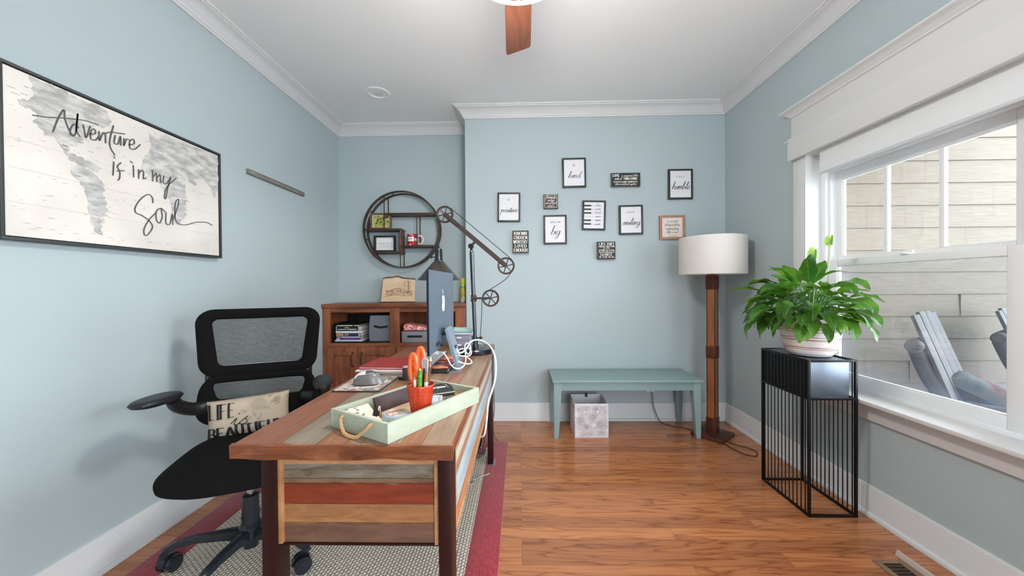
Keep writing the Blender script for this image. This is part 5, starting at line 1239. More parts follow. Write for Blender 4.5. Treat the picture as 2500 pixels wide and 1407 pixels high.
# piano keys print
def piano(b, fn):
    for k, yy in enumerate((.084, .052, .020, -.044, -.076)):
        b.poly([fn(-.086, yy-.0065), fn(-.024, yy-.0065), fn(-.024, yy+.0065), fn(-.086, yy+.0065)])
    for yy, w_, x0 in ((.084, 'when', .026), (.052, 'words', .028), (.020, 'fail', .022), (-.012, 'music', .026), (-.044, 'appears', .026), (-.080, 'speaks', .03)):
        b.ribbon([(-.016 if yy != -.012 else -.086, yy), (.010, yy)], .0010, fn, 1); b.ribbon([(.052, yy), (.070, yy)], .0010, fn, 1)
        script(b, w_, .034, yy-.004, .009, fn, .0014, width=.042)
tt, _ = sign_frame('black framed piano-key print with small words, hung slightly crooked', .651, 1.804, .202, .258, piano, .028); tt['group'] = GW
M_tanfr = wood('tan_frame', [(.3, (150, 104, 80)), (.7, (184, 138, 110))], (3, 3, 3), .5, 3)
def sweet(b, fn):
    for w_, x, z, ww in (('a sweet', 0, .046, .088), ('friendship', 0, .014, .128), ('refreshes', 0, -.020, .112), ('the soul', 0, -.050, .094)): script(b, w_, x, z, .010, fn, .0015, width=ww, slant=.3)
    caps(b, 'PROVERBS', 0, -.078, .005, fn, .0008, width=.07, serif=False)
tt, _ = sign_frame('light wood framed quote print above the floor lamp shade', 1.329, 1.691, .217, .209, sweet, -.006, fw=.020, fm=M_tanfr, paper=mat('cream_print', (222, 210, 202), .7)); tt['group'] = GW
# block signs
M_bside = noise_col('block_edge', [(.35, (70, 58, 50)), (.65, (150, 128, 112))], 60, .8)
def block(label, cx, cz, w, h, dep, words, face=(34, 34, 32), edge=None, tilt=0):
    t = thing('block_sign', label, 'block sign', (cx, YW, cz-h/2)); t['group'] = 'black block signs on the back wall'
    A = Matrix.Rotation(tilt, 3, 'Y')
    def fn(u, v): p_ = A @ Vector((u, 0, v)); return Vector((cx+p_.x, YW-dep-.0012, cz+p_.z))
    bb = B(); bb.box(-w/2, w/2, -dep+.001, 0, -h/2, h/2, .001)
    for v in bb.bm.verts: p_ = A @ v.co; v.co = Vector((cx+p_.x, YW+p_.y, cz+p_.z))
    obj('block', bb, edge or M_bside, t)
    bb = B(); bb.rings([[A @ Vector((x, y, z))+Vector((cx, YW, cz)) for x, z in ((-w/2+.001, -h/2+.001), (w/2-.001, -h/2+.001), (w/2-.001, h/2-.001), (-w/2+.001, h/2-.001))] for y in (-dep+.001, -dep-.0004)]); obj('face', bb, mat('painted_face', face, .6), t, sm=False)
    bb = B(); bb.lift = (0, -.00003, 0); words(bb, fn); obj('lettering', bb, mat('cream_letters', (222, 216, 206), .7), t, sm=False)
def w1(b, fn):
    for i, s_ in enumerate(('KNOWN', 'CHOSEN', 'WORTHY', 'LOVED', 'ENOUGH')): caps(b, s_, -.001, .060-i*.0365, .026, fn, .0042, width=(.112, .116, .122, .100, .120)[i], pen=(.0056, .0030))
block('tall black block sign reading KNOWN CHOSEN WORTHY LOVED ENOUGH', .009, 1.577, .142, .197, .038, w1, edge=mat('pale_block_edge', (176, 172, 166), .7))
def w2(b, fn):
    caps(b, 'LOVE', -.082, .026, .021, fn, .004, width=.058, pen=(.0062, .002)); script(b, 'is composed of the', .034, .027, .009, fn, .0022, width=.142)
    script(b, 'number of', -.066, .001, .009, fn, .0024, width=.062); caps(b, 'VIBRATIONS', .040, -.001, .019, fn, .0036, width=.118, pen=(.0055, .002))
    caps(b, 'OVERTAKING MOMENTS', 0, -.026, .013, fn, .0024, width=.205, serif=False, pen=(.0034, .0016)); script(b, 'that are not found anywhere', 0, -.045, .0075, fn, .0022, width=.18)
block('wide black block sign crowded with white lettering beside BE kind', .925, 2.108, .252, .119, .030, w2, edge=mat('pale_block_edge2', (150, 150, 146), .7))
def w3(b, fn):
    script(b, 'friends', 0, .026, .014, fn, .0028, width=.088); script(b, 'are kids', 0, .002, .010, fn, .0022, width=.06)
    script(b, 'one of kind', 0, -.022, .010, fn, .0022, width=.092); script(b, 'out of us', 0, -.046, .008, fn, .0020, width=.06)
    k = .054; c_ = .008; b.ribbon([(-k+c_, -k), (k-c_, -k), (k, -k+c_), (k, k-c_), (k-c_, k), (-k+c_, k), (-k, k-c_), (-k, -k+c_), (-k+c_, -k)], .0028, fn, 1)
block('small square dark brown block sign starting Friends', .275, 1.928, .125, .125, .026, w3, face=(72, 60, 56), edge=mat('dark_block_edge', (70, 70, 66), .7))
def w4(b, fn):
    caps(b, "LIFE ISN'T", 0, .046, .019, fn, .0036, width=.132, pen=(.0050, .0020)); caps(b, 'ABOUT WAITING', 0, .027, .013, fn, .0026, width=.138, serif=False)
    script(b, 'for the', 0, .014, .006, fn, .0016, width=.055); caps(b, 'STORM TO PASS,', 0, -.006, .012, fn, .0024, width=.136, serif=False)
    script(b, 'but about learning to', 0, -.020, .006, fn, .0017, width=.136); caps(b, 'DANCE', 0, -.046, .020, fn, .0034, width=.104, pen=(.0045, .0020)); caps(b, 'IN THE RAIN', 0, -.065, .012, fn, .0024, width=.13, serif=False)
block('square black block sign reading LIFE ISN\'T ABOUT WAITING, lowest of all', .754, 1.495, .153, .151, .040, w4)

# ------------------------------------------------------------------ desktop computer
t = thing('desktop_computer', 'slim blue-grey all-in-one computer seen from behind, on the desk', 'computer', (-.33, 1.77, DZ))
M_alu = mat('blue_aluminium', (106, 120, 134), .35, metal=.55); M_edge = mat('dark_edge', (34, 46, 60), .3, metal=.5)
IX, IY0, IY1, IZ0, IZ1 = -.372, 1.50, 2.05, .908, 1.266
b = B(); b.box(IX-.0115, IX, IY0, IY1, IZ0, IZ1, .003); o = obj('display_body', b, [M_alu, M_edge], t)
for p in o.data.polygons:
    if p.normal.x < .3: p.material_index = 1
b = B(); b.box(IX-.0122, IX-.0112, IY0+.008, IY1-.008, IZ0+.06, IZ1-.008); obj('screen', b, mat('screen_glass', (8, 9, 12), .08), t, sm=False)
M_alu2 = mat('silver_blue_aluminium', (150, 164, 178), .32, metal=.6)
b = B(); y0, y1 = 1.715, 1.835     # bent plate: hinge - leaning neck - foot
prof = [(-.354, .992), (-.348, .999), (-.341, .994), (-.2885, .808), (-.286, .796), (-.286, .7905), (-.333, .7905), (-.333, .796), (-.300, .798), (-.304, .806), (-.352, .986)]
b.rings([[Vector((x, y, z)) for x, z in prof] for y in (y0, y1)]); obj('stand', b, M_alu2, t)
b = B(); b.cyl((-.372, 1.75, .975), (-.346, 1.75, .978), .014, n=20); b.cyl((-.372, 1.80, .975), (-.346, 1.80, .978), .014, n=20); obj('hinge', b, M_blk, t)
b = B(); b.box(-.3185, -.3125, 1.768, 1.782, .868, .912, .002, rot=Matrix.Rotation(.22, 3, 'Y')); obj('cable_hole', b, M_blk, t)
# fruit emblem on the back, leaf above it
b = B(); fnI = lambda u, v: Vector((IX+.0007, 1.775+u, 1.118+v))
bod = smooth([(0, .030), (.014, .035), (.028, .028), (.024, .012), (.025, -.004), (.034, -.014), (.026, -.034), (.012, -.044), (0, -.039), (-.012, -.044), (-.027, -.032), (-.035, -.006), (-.030, .022), (-.014, .035)], 4, True)
bod = [(-p.x, p.y) for p in bod]
from mathutils.geometry import tessellate_polygon as tess
V = [fnI(u, v) for u, v in bod]
for tri in tess([V]): b.poly([V[i] for i in tri])
V = [fnI(u, v) for u, v in [(-.001, .038), (.0, .050), (-.007, .060), (-.015, .064), (-.015, .054), (-.009, .042)]]
for tri in tess([V]): b.poly([V[i] for i in tri])
obj('emblem', b, mat('emblem_white', (226, 234, 242), .2), t, sm='keep')
b = B(); b.tube([(IX-.001, 1.70, .925), (IX+.012, 1.70, .925)], .0075, 10, 1); b.box(IX+.0, IX+.004, 1.62, 1.68, .93, .945, .002); obj('port', b, M_blk, t)
for nm, P, r_, lab in (('power_cable', CAB1[:-1]+[(-.150, 1.70, .66), (-.160, 1.71, .57), (-.178, 1.73, .487), (-.23, 1.80, .47)], .0042, 'thick white cable arching over the right edge of the desk'), ('charging_cable', CAB2, .0030, 'thin white cable knotted in loops behind the computer stand')):
    b = B(); b.tube(P, r_, 8, 6); cb_ = tag(obj(nm, b, M_white, loc=P[0]), lab, 'cable')
    if nm == 'charging_cable':
        b = B(); b.box(P[0][0]-.028, P[0][0]+.004, P[0][1]-.005, P[0][1]+.005, P[0][2]-.008, P[0][2]+.008, .002); obj('connector', b, M_white, cb_)
b = B(); b.tube(CAB3, .003, 8, 6); tag(obj('cable_loop', b, M_white, loc=CAB3[0]), 'short white cable loop lying low beside the computer foot', 'cable')
b = B(); b.tube(CORD[:-1]+[(-.178, 2.80, .006)], .0028, 8, 6); tag(obj('hanging_cable', b, mat('grey_cord', (96, 90, 88), .5), loc=(-.178, 2.80, .004)), 'grey cord hanging down behind the far leg of the desk', 'cord')

# keyboard on a stack of books
book('book', 'thick dark book with a red and orange cover under the keyboard', -.545, -.338, 1.70, 2.02, DZ+.0005, DZ+.020, (40, 34, 36))
tt = thing('magazine', 'red and orange magazine on the dark book beside the keyboard', 'magazine', (-.44, 1.86, DZ+.0212))
b = B(); b.box(-.540, -.340, 1.71, 2.01, DZ+.0212, DZ+.0250, .001); obj('cover', b, blot('magazine_cover', ((120, 36, 60), (196, 60, 70), (222, 150, 96), (90, 60, 110)), 9), tt)
t = thing('keyboard', 'silver keyboard with white keys lying on the magazine', 'keyboard', (-.465, 1.87, DZ+.026))
b = B(); b.box(-.530, -.415, 1.70, 2.09, DZ+.0256, DZ+.0336, .003); obj('base', b, M_steel, t)
b = B()
for r_ in range(5):
    for c in range(17): b.box(-.526+r_*.0218, -.508+r_*.0218, 1.706+c*.0222, 1.7245+c*.0222, DZ+.0336, DZ+.0362, .0008)
obj('keys', b, M_white, t)['kind'] = 'stuff'

# red folder stack, mouse pad, mouse
zc_ = DZ+.0005
for nm, lab, x0, x1, y0, y1, h, cv, cat in (
 ('paper_stack', 'loose white papers at the bottom of the folder stack', -.745, -.545, 1.70, 1.88, .007, (232, 218, 214), 'papers'),
 ('folder', 'pink folder under the white one in the desk stack', -.750, -.530, 1.70, 1.89, .004, (222, 172, 172), 'folder'),
 ('folder', 'white folder directly beneath the glossy red folder', -.765, -.520, 1.685, 1.89, .006, (232, 224, 218), 'folder'),
 ('folder', 'grey and pink folder tucked below the red one', -.745, -.525, 1.69, 1.89, .003, (176, 128, 132), 'folder')):
    b = B(); b.box(x0, x1, y0, y1, zc_, zc_+h, .0015); tag(obj(nm, b, mat('folder_'+str(cv[1]), cv, .5, bump=(200, .2, (1, 1, 20))), loc=((x0+x1)/2, (y0+y1)/2, zc_)), lab, cat, 'folders stacked on the desk'); zc_ += h+.0004
t = thing('folder', 'glossy crimson folder topmost on the desk stack', 'folder', (-.64, 1.86, zc_), 0, 'folders stacked on the desk')
P_ = [(-.756, 1.705), (-.525, 1.69), (-.515, 1.70), (-.518, 1.91), (-.53, 1.925), (-.735, 1.93), (-.748, 1.91), (-.765, 1.72)]
b = B(); b.prism(P_, .003, lambda u, v, w: Vector((u, v, zc_+w))); b.prism([(x+.003, y+.002) for x, y in P_], .003, lambda u, v, w: Vector((u, v, zc_+.006+w))); obj('cover', b, mat('crimson_plastic', (150, 6, 16), .4, coat=.1), t)
b = B(); b.prism([(x*.98-.012, y+.002) for x, y in P_], .003, lambda u, v, w: Vector((u, v, zc_+.003+w))); obj('sheets', b, M_paper, t)
t = thing('mouse_pad', 'printed photo mouse pad at the chair side of the desk', 'mouse pad', (-.635, 1.52, DZ+.0006), 0)
PP = [(-.727, 1.405), (-.552, 1.402), (-.546, 1.408), (-.542, 1.63), (-.548, 1.64), (-.735, 1.655), (-.741, 1.648), (-.733, 1.41)]
b = B(); b.prism(PP, .0035, lambda u, v, w: Vector((u, v, DZ+.0006+w))); obj('pad', b, mat('pad_edge', (56, 44, 42), .7), t)
b = B(); b.prism([(-.637+(x+.637)*.95, 1.525+(y-1.525)*.95) for x, y in PP], .0006, lambda u, v, w: Vector((u, v, DZ+.0041+w))); obj('pad_print', b, blot('pad_photo', ((150, 110, 100), (200, 186, 174), (120, 116, 112), (180, 150, 136)), 12), t)
b = B(); b.tube([(-.70, 1.45, DZ+.0048), (-.60, 1.46, DZ+.0048), (-.57, 1.55, DZ+.0048), (-.60, 1.62, DZ+.0048)], .0012, 6, 4); obj('print_line', b, M_white, t)
t = thing('computer_mouse', 'large grey computer mouse with a white top on the mouse pad', 'mouse', (-.63, 1.51, DZ+.005), radians(8))
lo_ = lambda nm, b, m, **k: obj(nm, b, m, t, local=True, **k)
def mouse(u, v, top, infl=0):
    a, c = 2*u-1, 2*v-1; k = max(abs(a), abs(c)); n_ = 2.3; s_ = k/((abs(a)**n_+abs(c)**n_)**(1/n_)) if k > 1e-6 else 1
    x, y = a*s_*(.062+infl), c*s_*(.035+infl)
    hgt = (.046+.006*sin((a+.2)*1.4))*(1-max(0, x/.062)**2*.45)
    return Vector((x, y, hgt*max(0, 1-k**3.2)**.5+.003 if top else .0))
b = B(); b.surf(lambda u, v: mouse(u, v, True), 20, 20); b.surf(lambda u, v: mouse(1-u, v, False), 20, 20); bmesh.ops.remove_doubles(b.bm, verts=b.bm.verts[:], dist=1e-4); lo_('body', b, mat('mouse_grey', (112, 110, 108), .35, metal=.2), ang=80)
b = B(); b.surf(lambda u, v: mouse(.04+.72*u, .12+.76*v, True)+Vector((0, .002, .0045)), 16, 12); lo_('top_shell', b, mat('mouse_white', (216, 214, 214), .3), ang=80)
b = B(); b.surf(lambda u, v: mouse(.46+.34*u, .14+.26*v, True)+Vector((.0, -.0016, .0060)), 10, 8); lo_('thumb_grip', b, mat('mouse_dark', (70, 66, 64), .5), ang=80)
b = B(); b.cyl((.034, -.003, .040), (.034, .005, .040), .007, n=16); lo_('scroll_wheel', b, M_chrome)

# ------------------------------------------------------------------ sage wooden tray and what lies in it
Pn, Pl, Pr, Pf = Vector((-.343, .938)), Vector((-.556, 1.058)), Vector((-.146, 1.279)), Vector((-.359, 1.399))
M_tray = wood('sage_tray', [(.3, (158, 164, 142)), (.7, (178, 183, 162))], (2, 2, 8), .55, 3, .1)
M_trayin = wood('tray_inside', [(.3, (176, 140, 108)), (.7, (204, 170, 138))], (2, 8, 8), .6, 3)
ex, ey = (Pr-Pn).normalized(), (Pl-Pn).normalized(); LW, LH = (Pr-Pn).length, (Pl-Pn).length
TZ = DZ+.0006; TA = math.atan2(ex.y, ex.x)
t = thing('serving_tray', 'sage green wooden tray with rope handles on the near desk corner', 'tray', (Pn.x, Pn.y, TZ), TA)
# local frame: x along the long side, y along the short side
TW = lambda x, y, z: Vector((Pn.x+ex.x*x+ey.x*y, Pn.y+ex.y*x+ey.y*y, TZ+z))
lo_ = lambda nm, b, m, par=t, **k: obj(nm, b, m, par, local=True, **k)
wt, th_ = .011, .052
for q in (0, LH-wt):
    b = B(); b.box(0, LW, q, q+wt, 0, th_, .001); lo_('long_side', b, M_tray)
for q in (0, LW-wt):
    b = B(); b.box(q, q+wt, wt, LH-wt, 0, th_, .001); lo_('end_board', b, M_tray)
b = B(); b.box(wt, LW-wt, wt, LH-wt, .001, .006); lo_('floor_board', b, M_trayin)
for ex_, s_ in ((0, -1), (LW, 1)):
    b = B(); P = [(ex_+s_*-.004, .062, .040), (ex_+s_*.006, .062, .040), (ex_+s_*.014, .070, .028), (ex_+s_*.022, .095, .008), (ex_+s_*.024, .123, .0045), (ex_+s_*.022, .150, .008), (ex_+s_*.014, .176, .028), (ex_+s_*.006, .184, .040), (ex_+s_*-.004, .184, .040)]
    Q = smooth(P, 8)
    for st in range(3):
        pts = []
        for i, p in enumerate(Q):
            a = i*.55+st*2*pi/3; pts.append(p+Vector((sin(a)*.0022*.6, cos(a)*.0022, sin(a)*.0022)))
        b.tube(pts, .0030, 6, 1)
    lo_('rope_handle', b, mat('rope', (198, 156, 110), .9, bump=(300, .5)))
# notebook leaning on the far long side
def tbox(name, label, cat, c, half, rz, rx, m, parts=None):
    """box standing in the tray, c in tray coordinates"""
    w = TW(*c); t_ = thing(name, label, cat, w, TA+rz)
    b = B(); b.box(-half[0], half[0], -half[1], half[1], 0, 2*half[2], .0015, rot=None)
    for v in b.bm.verts: v.co = Matrix.Rotation(rx, 3, 'X') @ v.co
    b2 = obj('body', b, m, t_, local=True); return t_
zt = .0065
t_ = tbox('notebook', 'dark brown notebook leaning on the far side of the tray', 'notebook', (.215, .204, zt), (.082, .004, .024), 0, -.42, mat('brown_leather', (66, 46, 44), .45))
t_ = thing('greeting_card', 'cream card with grey ink stamps standing at the tray end', 'card', TW(.028, .15, zt), TA)
b = B(); b.poly([(-.014, -.045, .002), (.052, -.045, .002), (.082, .070, .034), (-.014, .070, .038)]); b.poly([(-.0145, -.045, .0015), (-.0145, .070, .0375), (.0825, .070, .0335), (.0525, -.045, .0015)]); obj('sheet', b, mat('cream_card', (222, 206, 188), .8), t_, local=True, sm='keep')
b = B(); rng = random.Random(6); fS = lambda u, v: Vector((u, v, .002+(v+.045)/.115*(.036-.004*(u+.014)/.09)+.0015))
for k in range(7):
    cx_, cy_ = rng.uniform(-.002, .042), rng.uniform(-.02, .066)
    for q in range(3): b.ribbon([(cx_+rng.uniform(-.004, .004), cy_+rng.uniform(-.004, .004)), (cx_+rng.uniform(-.004, .006), cy_+rng.uniform(-.004, .004))], .0028, fS, 1)
obj('stamps', b, mat('stamp_ink', (120, 106, 104), .8), t_, local=True, sm=False)
b = B(); b.poly([(.01, .018, .0066), (.085, .020, .0066), (.10, .06, .0066), (.03, .09, .0066)]); t2 = obj('paper_note', b, mat('note_paper', (232, 218, 208), .8), loc=TW(0, 0, 0), local=True, sm='keep'); t2.rotation_euler = (0, 0, TA); tag(t2, 'blank cream note lying flat in the near end of the tray', 'paper')
t_ = thing('pen_pouch', 'small black pouch with a pale clip between card and tin', 'pouch', TW(.096, .160, zt), TA+.5)
b = B(); b.rings([[Vector((x, y, z)) for x, y in ((-.016, -.008), (.016, -.008), (.016, .008), (-.016, .008))] if z < .03 else [Vector((x, y, z)) for x, y in ((-.016, -.002), (.016, -.002), (.016, .002), (-.016, .002))] for z in (0, .012, .036)]); obj('body', b, M_blk, t_, local=True)
b = B(); b.tube([(.0, -.010, .006), (.0, -.010, .034), (-.006, -.011, .041), (-.012, -.010, .036), (-.010, -.010, .030)], .0016, 8, 5); obj('clip', b, mat('clip_cream', (222, 206, 190), .4), t_, local=True)
c0 = TW(.118, .100, zt)
t_ = thing('round_tin', 'round pale blue tin with a floral lid near the pen cup', 'tin', c0)
b = B(); b.lathe([(0, 0), (.033, 0), (.038, .005), (.0395, .013), (.038, .021), (.035, .0245), (0, .0255)], c0, 40, cap=False); obj('tin_body', b, mat('pale_blue_enamel', (176, 196, 206), .3), t_)
b = B(); b.lathe([(0, .0265), (.032, .0256), (.033, .0245), (0, .024)], c0, 40, cap=False); obj('lid_print', b, blot('tin_print', ((196, 206, 206), (206, 160, 132), (150, 120, 110), (190, 210, 214)), 38), t_)

# red mesh pen cup with its contents
CC = Vector((-.309, 1.130, TZ+.0065)); CHh = .098; r0, r1 = .0290, .0400
t_ = thing('pen_cup', 'orange-red wire mesh pen cup standing in the tray', 'pen cup', CC)
M_red_m = mat('red_mesh_metal', (206, 62, 26), .4, metal=.2)
b = B(); b.lathe([(0, 0), (r0, 0), (r0+.0012, .004), (r0-.001, .006), (0, .004)], CC, 40, cap=False); b.lathe([(r1-.001, CHh-.003), (r1+.0016, CHh-.005), (r1+.0022, CHh-.001), (r1+.0012, CHh+.001), (r1-.001, CHh)], CC, 40, cap=False)
obj('rim_and_base', b, M_red_m, t_)
b = B(); n_ = 44
for s_ in (-1, 1):
    for k in range(n_):
        A_, B_ = [], []
        for i in range(15):
            f = i/14; a = 2*pi*k/n_+s_*f*1.15; r_ = r0+(r1-r0)*f; z = .003+(CHh-.006)*f
            A_.append(CC+Vector((r_*cos(a), r_*sin(a), z-.0006))); B_.append(CC+Vector((r_*cos(a+.082), r_*sin(a+.082), z+.0006)))
        b.quadstrip(A_, B_)
obj('mesh_wall', b, M_red_m, t_, sm=False)
def stick(name, label, cat, foot, head, parts):
    """pens etc. standing in the cup; parts=[(name, s0, s1, r0, r1, material)] along foot->head"""
    f, h = CC+Vector(foot), CC+Vector(head); d = (h-f)
    g = thing(name, label, cat, f)
    for nm, s0, s1, ra, rb, m in parts:
        b = B(); b.cyl(f+d*s0, f+d*s1, ra, rb, n=14); obj(nm, b, m, g)
    return g
M_or = mat('scissor_orange', (226, 92, 28), .35, coat=.3)
t_ = thing('scissors', 'orange-handled scissors standing in the pen cup', 'scissors', CC+Vector((-.012, 0, .006)))
def sc(p): return CC+Vector((-.012+p[0], p[2] if len(p) > 2 else 0, .006+p[1]))
for s_, top, dx, dy in ((-1, .186, -.009, -.006), (1, .202, .009, .014)):
    b = B(); cz = top-.040
    b.tube([sc((dx+.0092*cos(a), cz+.038*sin(a)*(1-.0*cos(a)), dy)) for a in [2*pi*i/16 for i in range(16)]], .0080, 10, 3, closed=True)
    b.tube([sc((dx, cz-.038, dy)), sc((dx*.8, cz-.060, dy*.6)), sc((dx*.3, cz-.095, 0))], lambda q: .0075-.002*q, 10, 4)
    hd = obj('handle', b, M_or, t_)
    b = B(); b.strip([sc((dx*.3, cz-.09, 0)), sc((-dx*.25, .004, 0))], .009, .0016, up=(0, 1, 0)); obj('blade', b, M_chrome, hd)
stick('highlighter', 'green highlighter pen in the pen cup', 'pen', (.0, -.010, .006), (.003, -.016, .150), [('barrel', 0, .86, .0062, .0062, mat('lime', (120, 170, 40), .35)), ('cap', .70, .97, .0072, .0050, mat('dark_green_cap', (70, 140, 36), .35)), ('tip', .97, 1.0, .0040, .0008, mat('lime_tip', (196, 216, 120), .4))])
stick('marker', 'white marker standing in the pen cup', 'pen', (.012, -.008, .006), (.022, -.012, .134), [('barrel', 0, .80, .0062, .0062, mat('off_white', (226, 214, 200), .4)), ('cap', .80, 1.0, .0070, .0060, mat('copper_cap', (190, 130, 90), .25, metal=.7))])
stick('ballpoint_pen', 'black ballpoint pen in the pen cup behind the marker', 'pen', (.008, .004, .006), (.013, -.004, .146), [('barrel', 0, .8, .0050, .0055, M_blk), ('clicker', .8, 1.0, .0045, .0030, M_blk)])
stick('paintbrush', 'brown wooden brush handle tallest on the right of the cup', 'brush', (.012, .012, .006), (.030, .010, .180), [('handle', 0, .90, .0040, .0046, mat('brown_lacquer', (110, 70, 44), .3)), ('ferrule', .82, .93, .0050, .0044, mat('copper', (196, 140, 96), .25, metal=.8)), ('tip', .93, 1.0, .0044, .0010, mat('pale_tip', (222, 196, 160), .5))])
stick('pencil', 'pale wooden pencil at the left of the pen cup', 'pencil', (-.014, -.010, .006), (-.014, -.016, .126), [('shaft', 0, .92, .0040, .0040, mat('white_pencil', (226, 214, 204), .4)), ('ferrule', .92, 1.0, .0042, .0042, M_chrome)])
stick('red_marker', 'tall red marker at the far left inside the pen cup', 'pen', (-.014, .010, .006), (-.030, .012, .150), [('barrel', 0, .75, .0060, .0060, mat('red_barrel', (190, 50, 30), .35)), ('cap', .75, 1.0, .0068, .0064, mat('red_cap', (176, 40, 26), .35))])
t_ = thing('nail_file', 'rounded grey nail file standing in the pen cup', 'nail file', CC+Vector((.006, .012, .006)))
b = B(); A0, A1 = CC+Vector((.004, .014, .006)), CC+Vector((.014, .004, .176)); dd = (A1-A0).normalized(); sd = Vector((1, -.2, 0)).normalized(); prof = []
for i in range(9): a = pi*i/8; prof.append(A1-dd*.009+sd*.009*cos(a)+dd*.009*sin(a))
prof = prof+[A0-sd*.009, A0+sd*.009]
nn = dd.cross(sd).normalized()*.001; b.rings([[p-nn for p in prof], [p+nn for p in prof]]); obj('board', b, mat('emery_grey', (164, 166, 160), .8), t_)
b = B(); ip = [A1-dd*.0095+sd*.0095*cos(pi*i/12)+dd*.0095*sin(pi*i/12) for i in range(13)]; b.tube([A0+sd*.0095+dd*.1]+ip+[A0-sd*.0095+dd*.1], .0012, 6, 1); obj('rim', b, M_paper, t_)

# right of the cup: leaflet, glasses case, brown clutter
t_ = thing('leaflet', 'folded blue and white leaflet standing beside the pen cup', 'leaflet', TW(.235, .048, zt), TA+.15)
b = B()
for s_, y_ in ((-1, -.006), (1, .006)):
    b.surf(lambda u, v: Vector((-.036+.066*u, y_*(1-v)+.004*sin(u*3), .060*v*(1-.25*u))), 6, 6); b.surf(lambda u, v: Vector((-.036+.066*(1-u), y_*(1-v)+.004*sin((1-u)*3)+.0006*s_, .060*v*(1-.25*(1-u)))), 6, 6)
obj('sheet', b, blot('leaflet_print', ((206, 212, 214), (110, 136, 168), (226, 226, 222), (60, 66, 96)), 26), t_, local=True)
t_ = thing('glasses_case', 'black rounded glasses case over a grey patterned pouch in the tray', 'glasses case', TW(.290, .090, zt), TA-.55)
b = B(); b.box(-.045, .045, -.026, .026, .0, .034, .008); obj('pouch', b, blot('grey_pouch', ((150, 140, 132), (176, 166, 158), (120, 112, 106), (190, 182, 174)), 34), t_, local=True)
b = B(); b.box(-.048, .048, -.028, .028, .0345, .044, .004); obj('lower_shell', b, mat('case_dark', (44, 42, 38), .35), t_, local=True)
b = B(); b.box(-.048, .048, -.0285, .0285, .0442, .0468, .001); obj('zip', b, mat('zip_cream', (214, 200, 180), .5), t_, local=True)
b = B(); b.surf(lambda u, v: Vector((-.048+.096*u, .028*cos(pi*v)*1.0, .047+.023*sin(pi*v)*max(.0, 1-abs(2*u-1)**5)**.5)), 16, 12); b.surf(lambda u, v: Vector((-.048+.096*u, .028*(2*v-1), .047)), 2, 2); obj('upper_shell', b, mat('case_black', (30, 32, 28), .25, coat=.4), t_, local=True)
b = B(); b.tube([(-.020, -.012, .070), (-.014, -.020, .068), (-.010, -.027, .058)], .0012, 6, 4); b.tube([(.012, -.010, .071), (.020, -.018, .068), (.024, -.026, .06)], .0012, 6, 4); obj('temple_wire', b, M_chrome, t_, local=True)
t_ = thing('hair_clip', 'amber hair claw with a brown band at the far end of the tray', 'hair clip', TW(.352, .060, zt), TA)
b = B(); b.tube([(-.024, .012, .008), (-.010, .004, .012), (.006, -.002, .010), (.020, -.014, .006)], .004, 8, 5); obj('band', b, mat('brown_band', (90, 50, 34), .6), t_, local=True)
b = B()
for a0 in (0, 1.2, 2.4): b.tube([(.0, .0, .012), (.008*cos(a0), .010*sin(a0), .026), (.016*cos(a0), .014*sin(a0), .018), (.018*cos(a0), .016*sin(a0), .008)], .0022, 6, 4)
obj('claw', b, mat('amber', (206, 150, 100), .2, coat=.4), t_, local=True)

# between tray and folders: small black box
t_ = thing('small_box', 'small dark box with a pale pink lid behind the pen cup', 'box', (-.501, 1.595, DZ+.0005))
b = B(); b.box(-.512, -.490, 1.58, 1.61, DZ+.0005, DZ+.052, .004); obj('body', b, mat('dark_taupe', (62, 54, 50), .4), t_); b = B(); b.box(-.532, -.512, 1.585, 1.605, DZ+.001, DZ+.010, .003); obj('foot', b, M_blk, t_)
b = B(); b.box(-.511, -.491, 1.582, 1.608, DZ+.0525, DZ+.060, .003); obj('lid', b, mat('pink_lid', (206, 180, 190), .25), t_)

# ------------------------------------------------------------------ pulley desk lamp
AX, AY = -.272, 2.22
t = thing('pulley_lamp', 'dark iron desk lamp with three pulley wheels and a cone shade', 'desk lamp', (AX, AY, DZ))
M_gun = mat('gunmetal', (74, 76, 80), .24, metal=.95); M_iron = mat('aged_iron', (62, 50, 46), .45, metal=.5, bump=(80, .2))
b = B(); b.lathe([(0, 0), (.101, 0), (.103, .004), (.103, .026), (.100, .030), (.03, .033), (0, .034)], (AX, AY, DZ+.0005), 56, cap=False); obj('base', b, M_gun, t)
b = B(); b.cyl((AX, AY, DZ+.033), (AX-.018, AY, 1.40), .0105, .0130, n=20); b.cyl((AX-.018, AY, 1.40), (AX-.020, AY, 1.418), .012, .006, n=16); b.lathe([(0, 0), (.018, 0), (.018, .02), (.013, .026), (.013, .05), (0, .05)], (AX, AY, DZ+.034), 24, cap=False); obj('pole', b, M_gun, t)
b = B(); b.cyl((AX-.021, AY-.017, 1.434), (AX-.021, AY+.017, 1.434), .016, n=24); b.cyl((AX-.021, AY, 1.434), (AX+.006, AY, 1.467), .007, n=14); obj('swivel_joint', b, M_gun, t)
W0, W1, W2 = Vector((-.451, AY, 1.629)), Vector((-.083, AY, 1.315)), Vector((-.178, AY, 1.121))
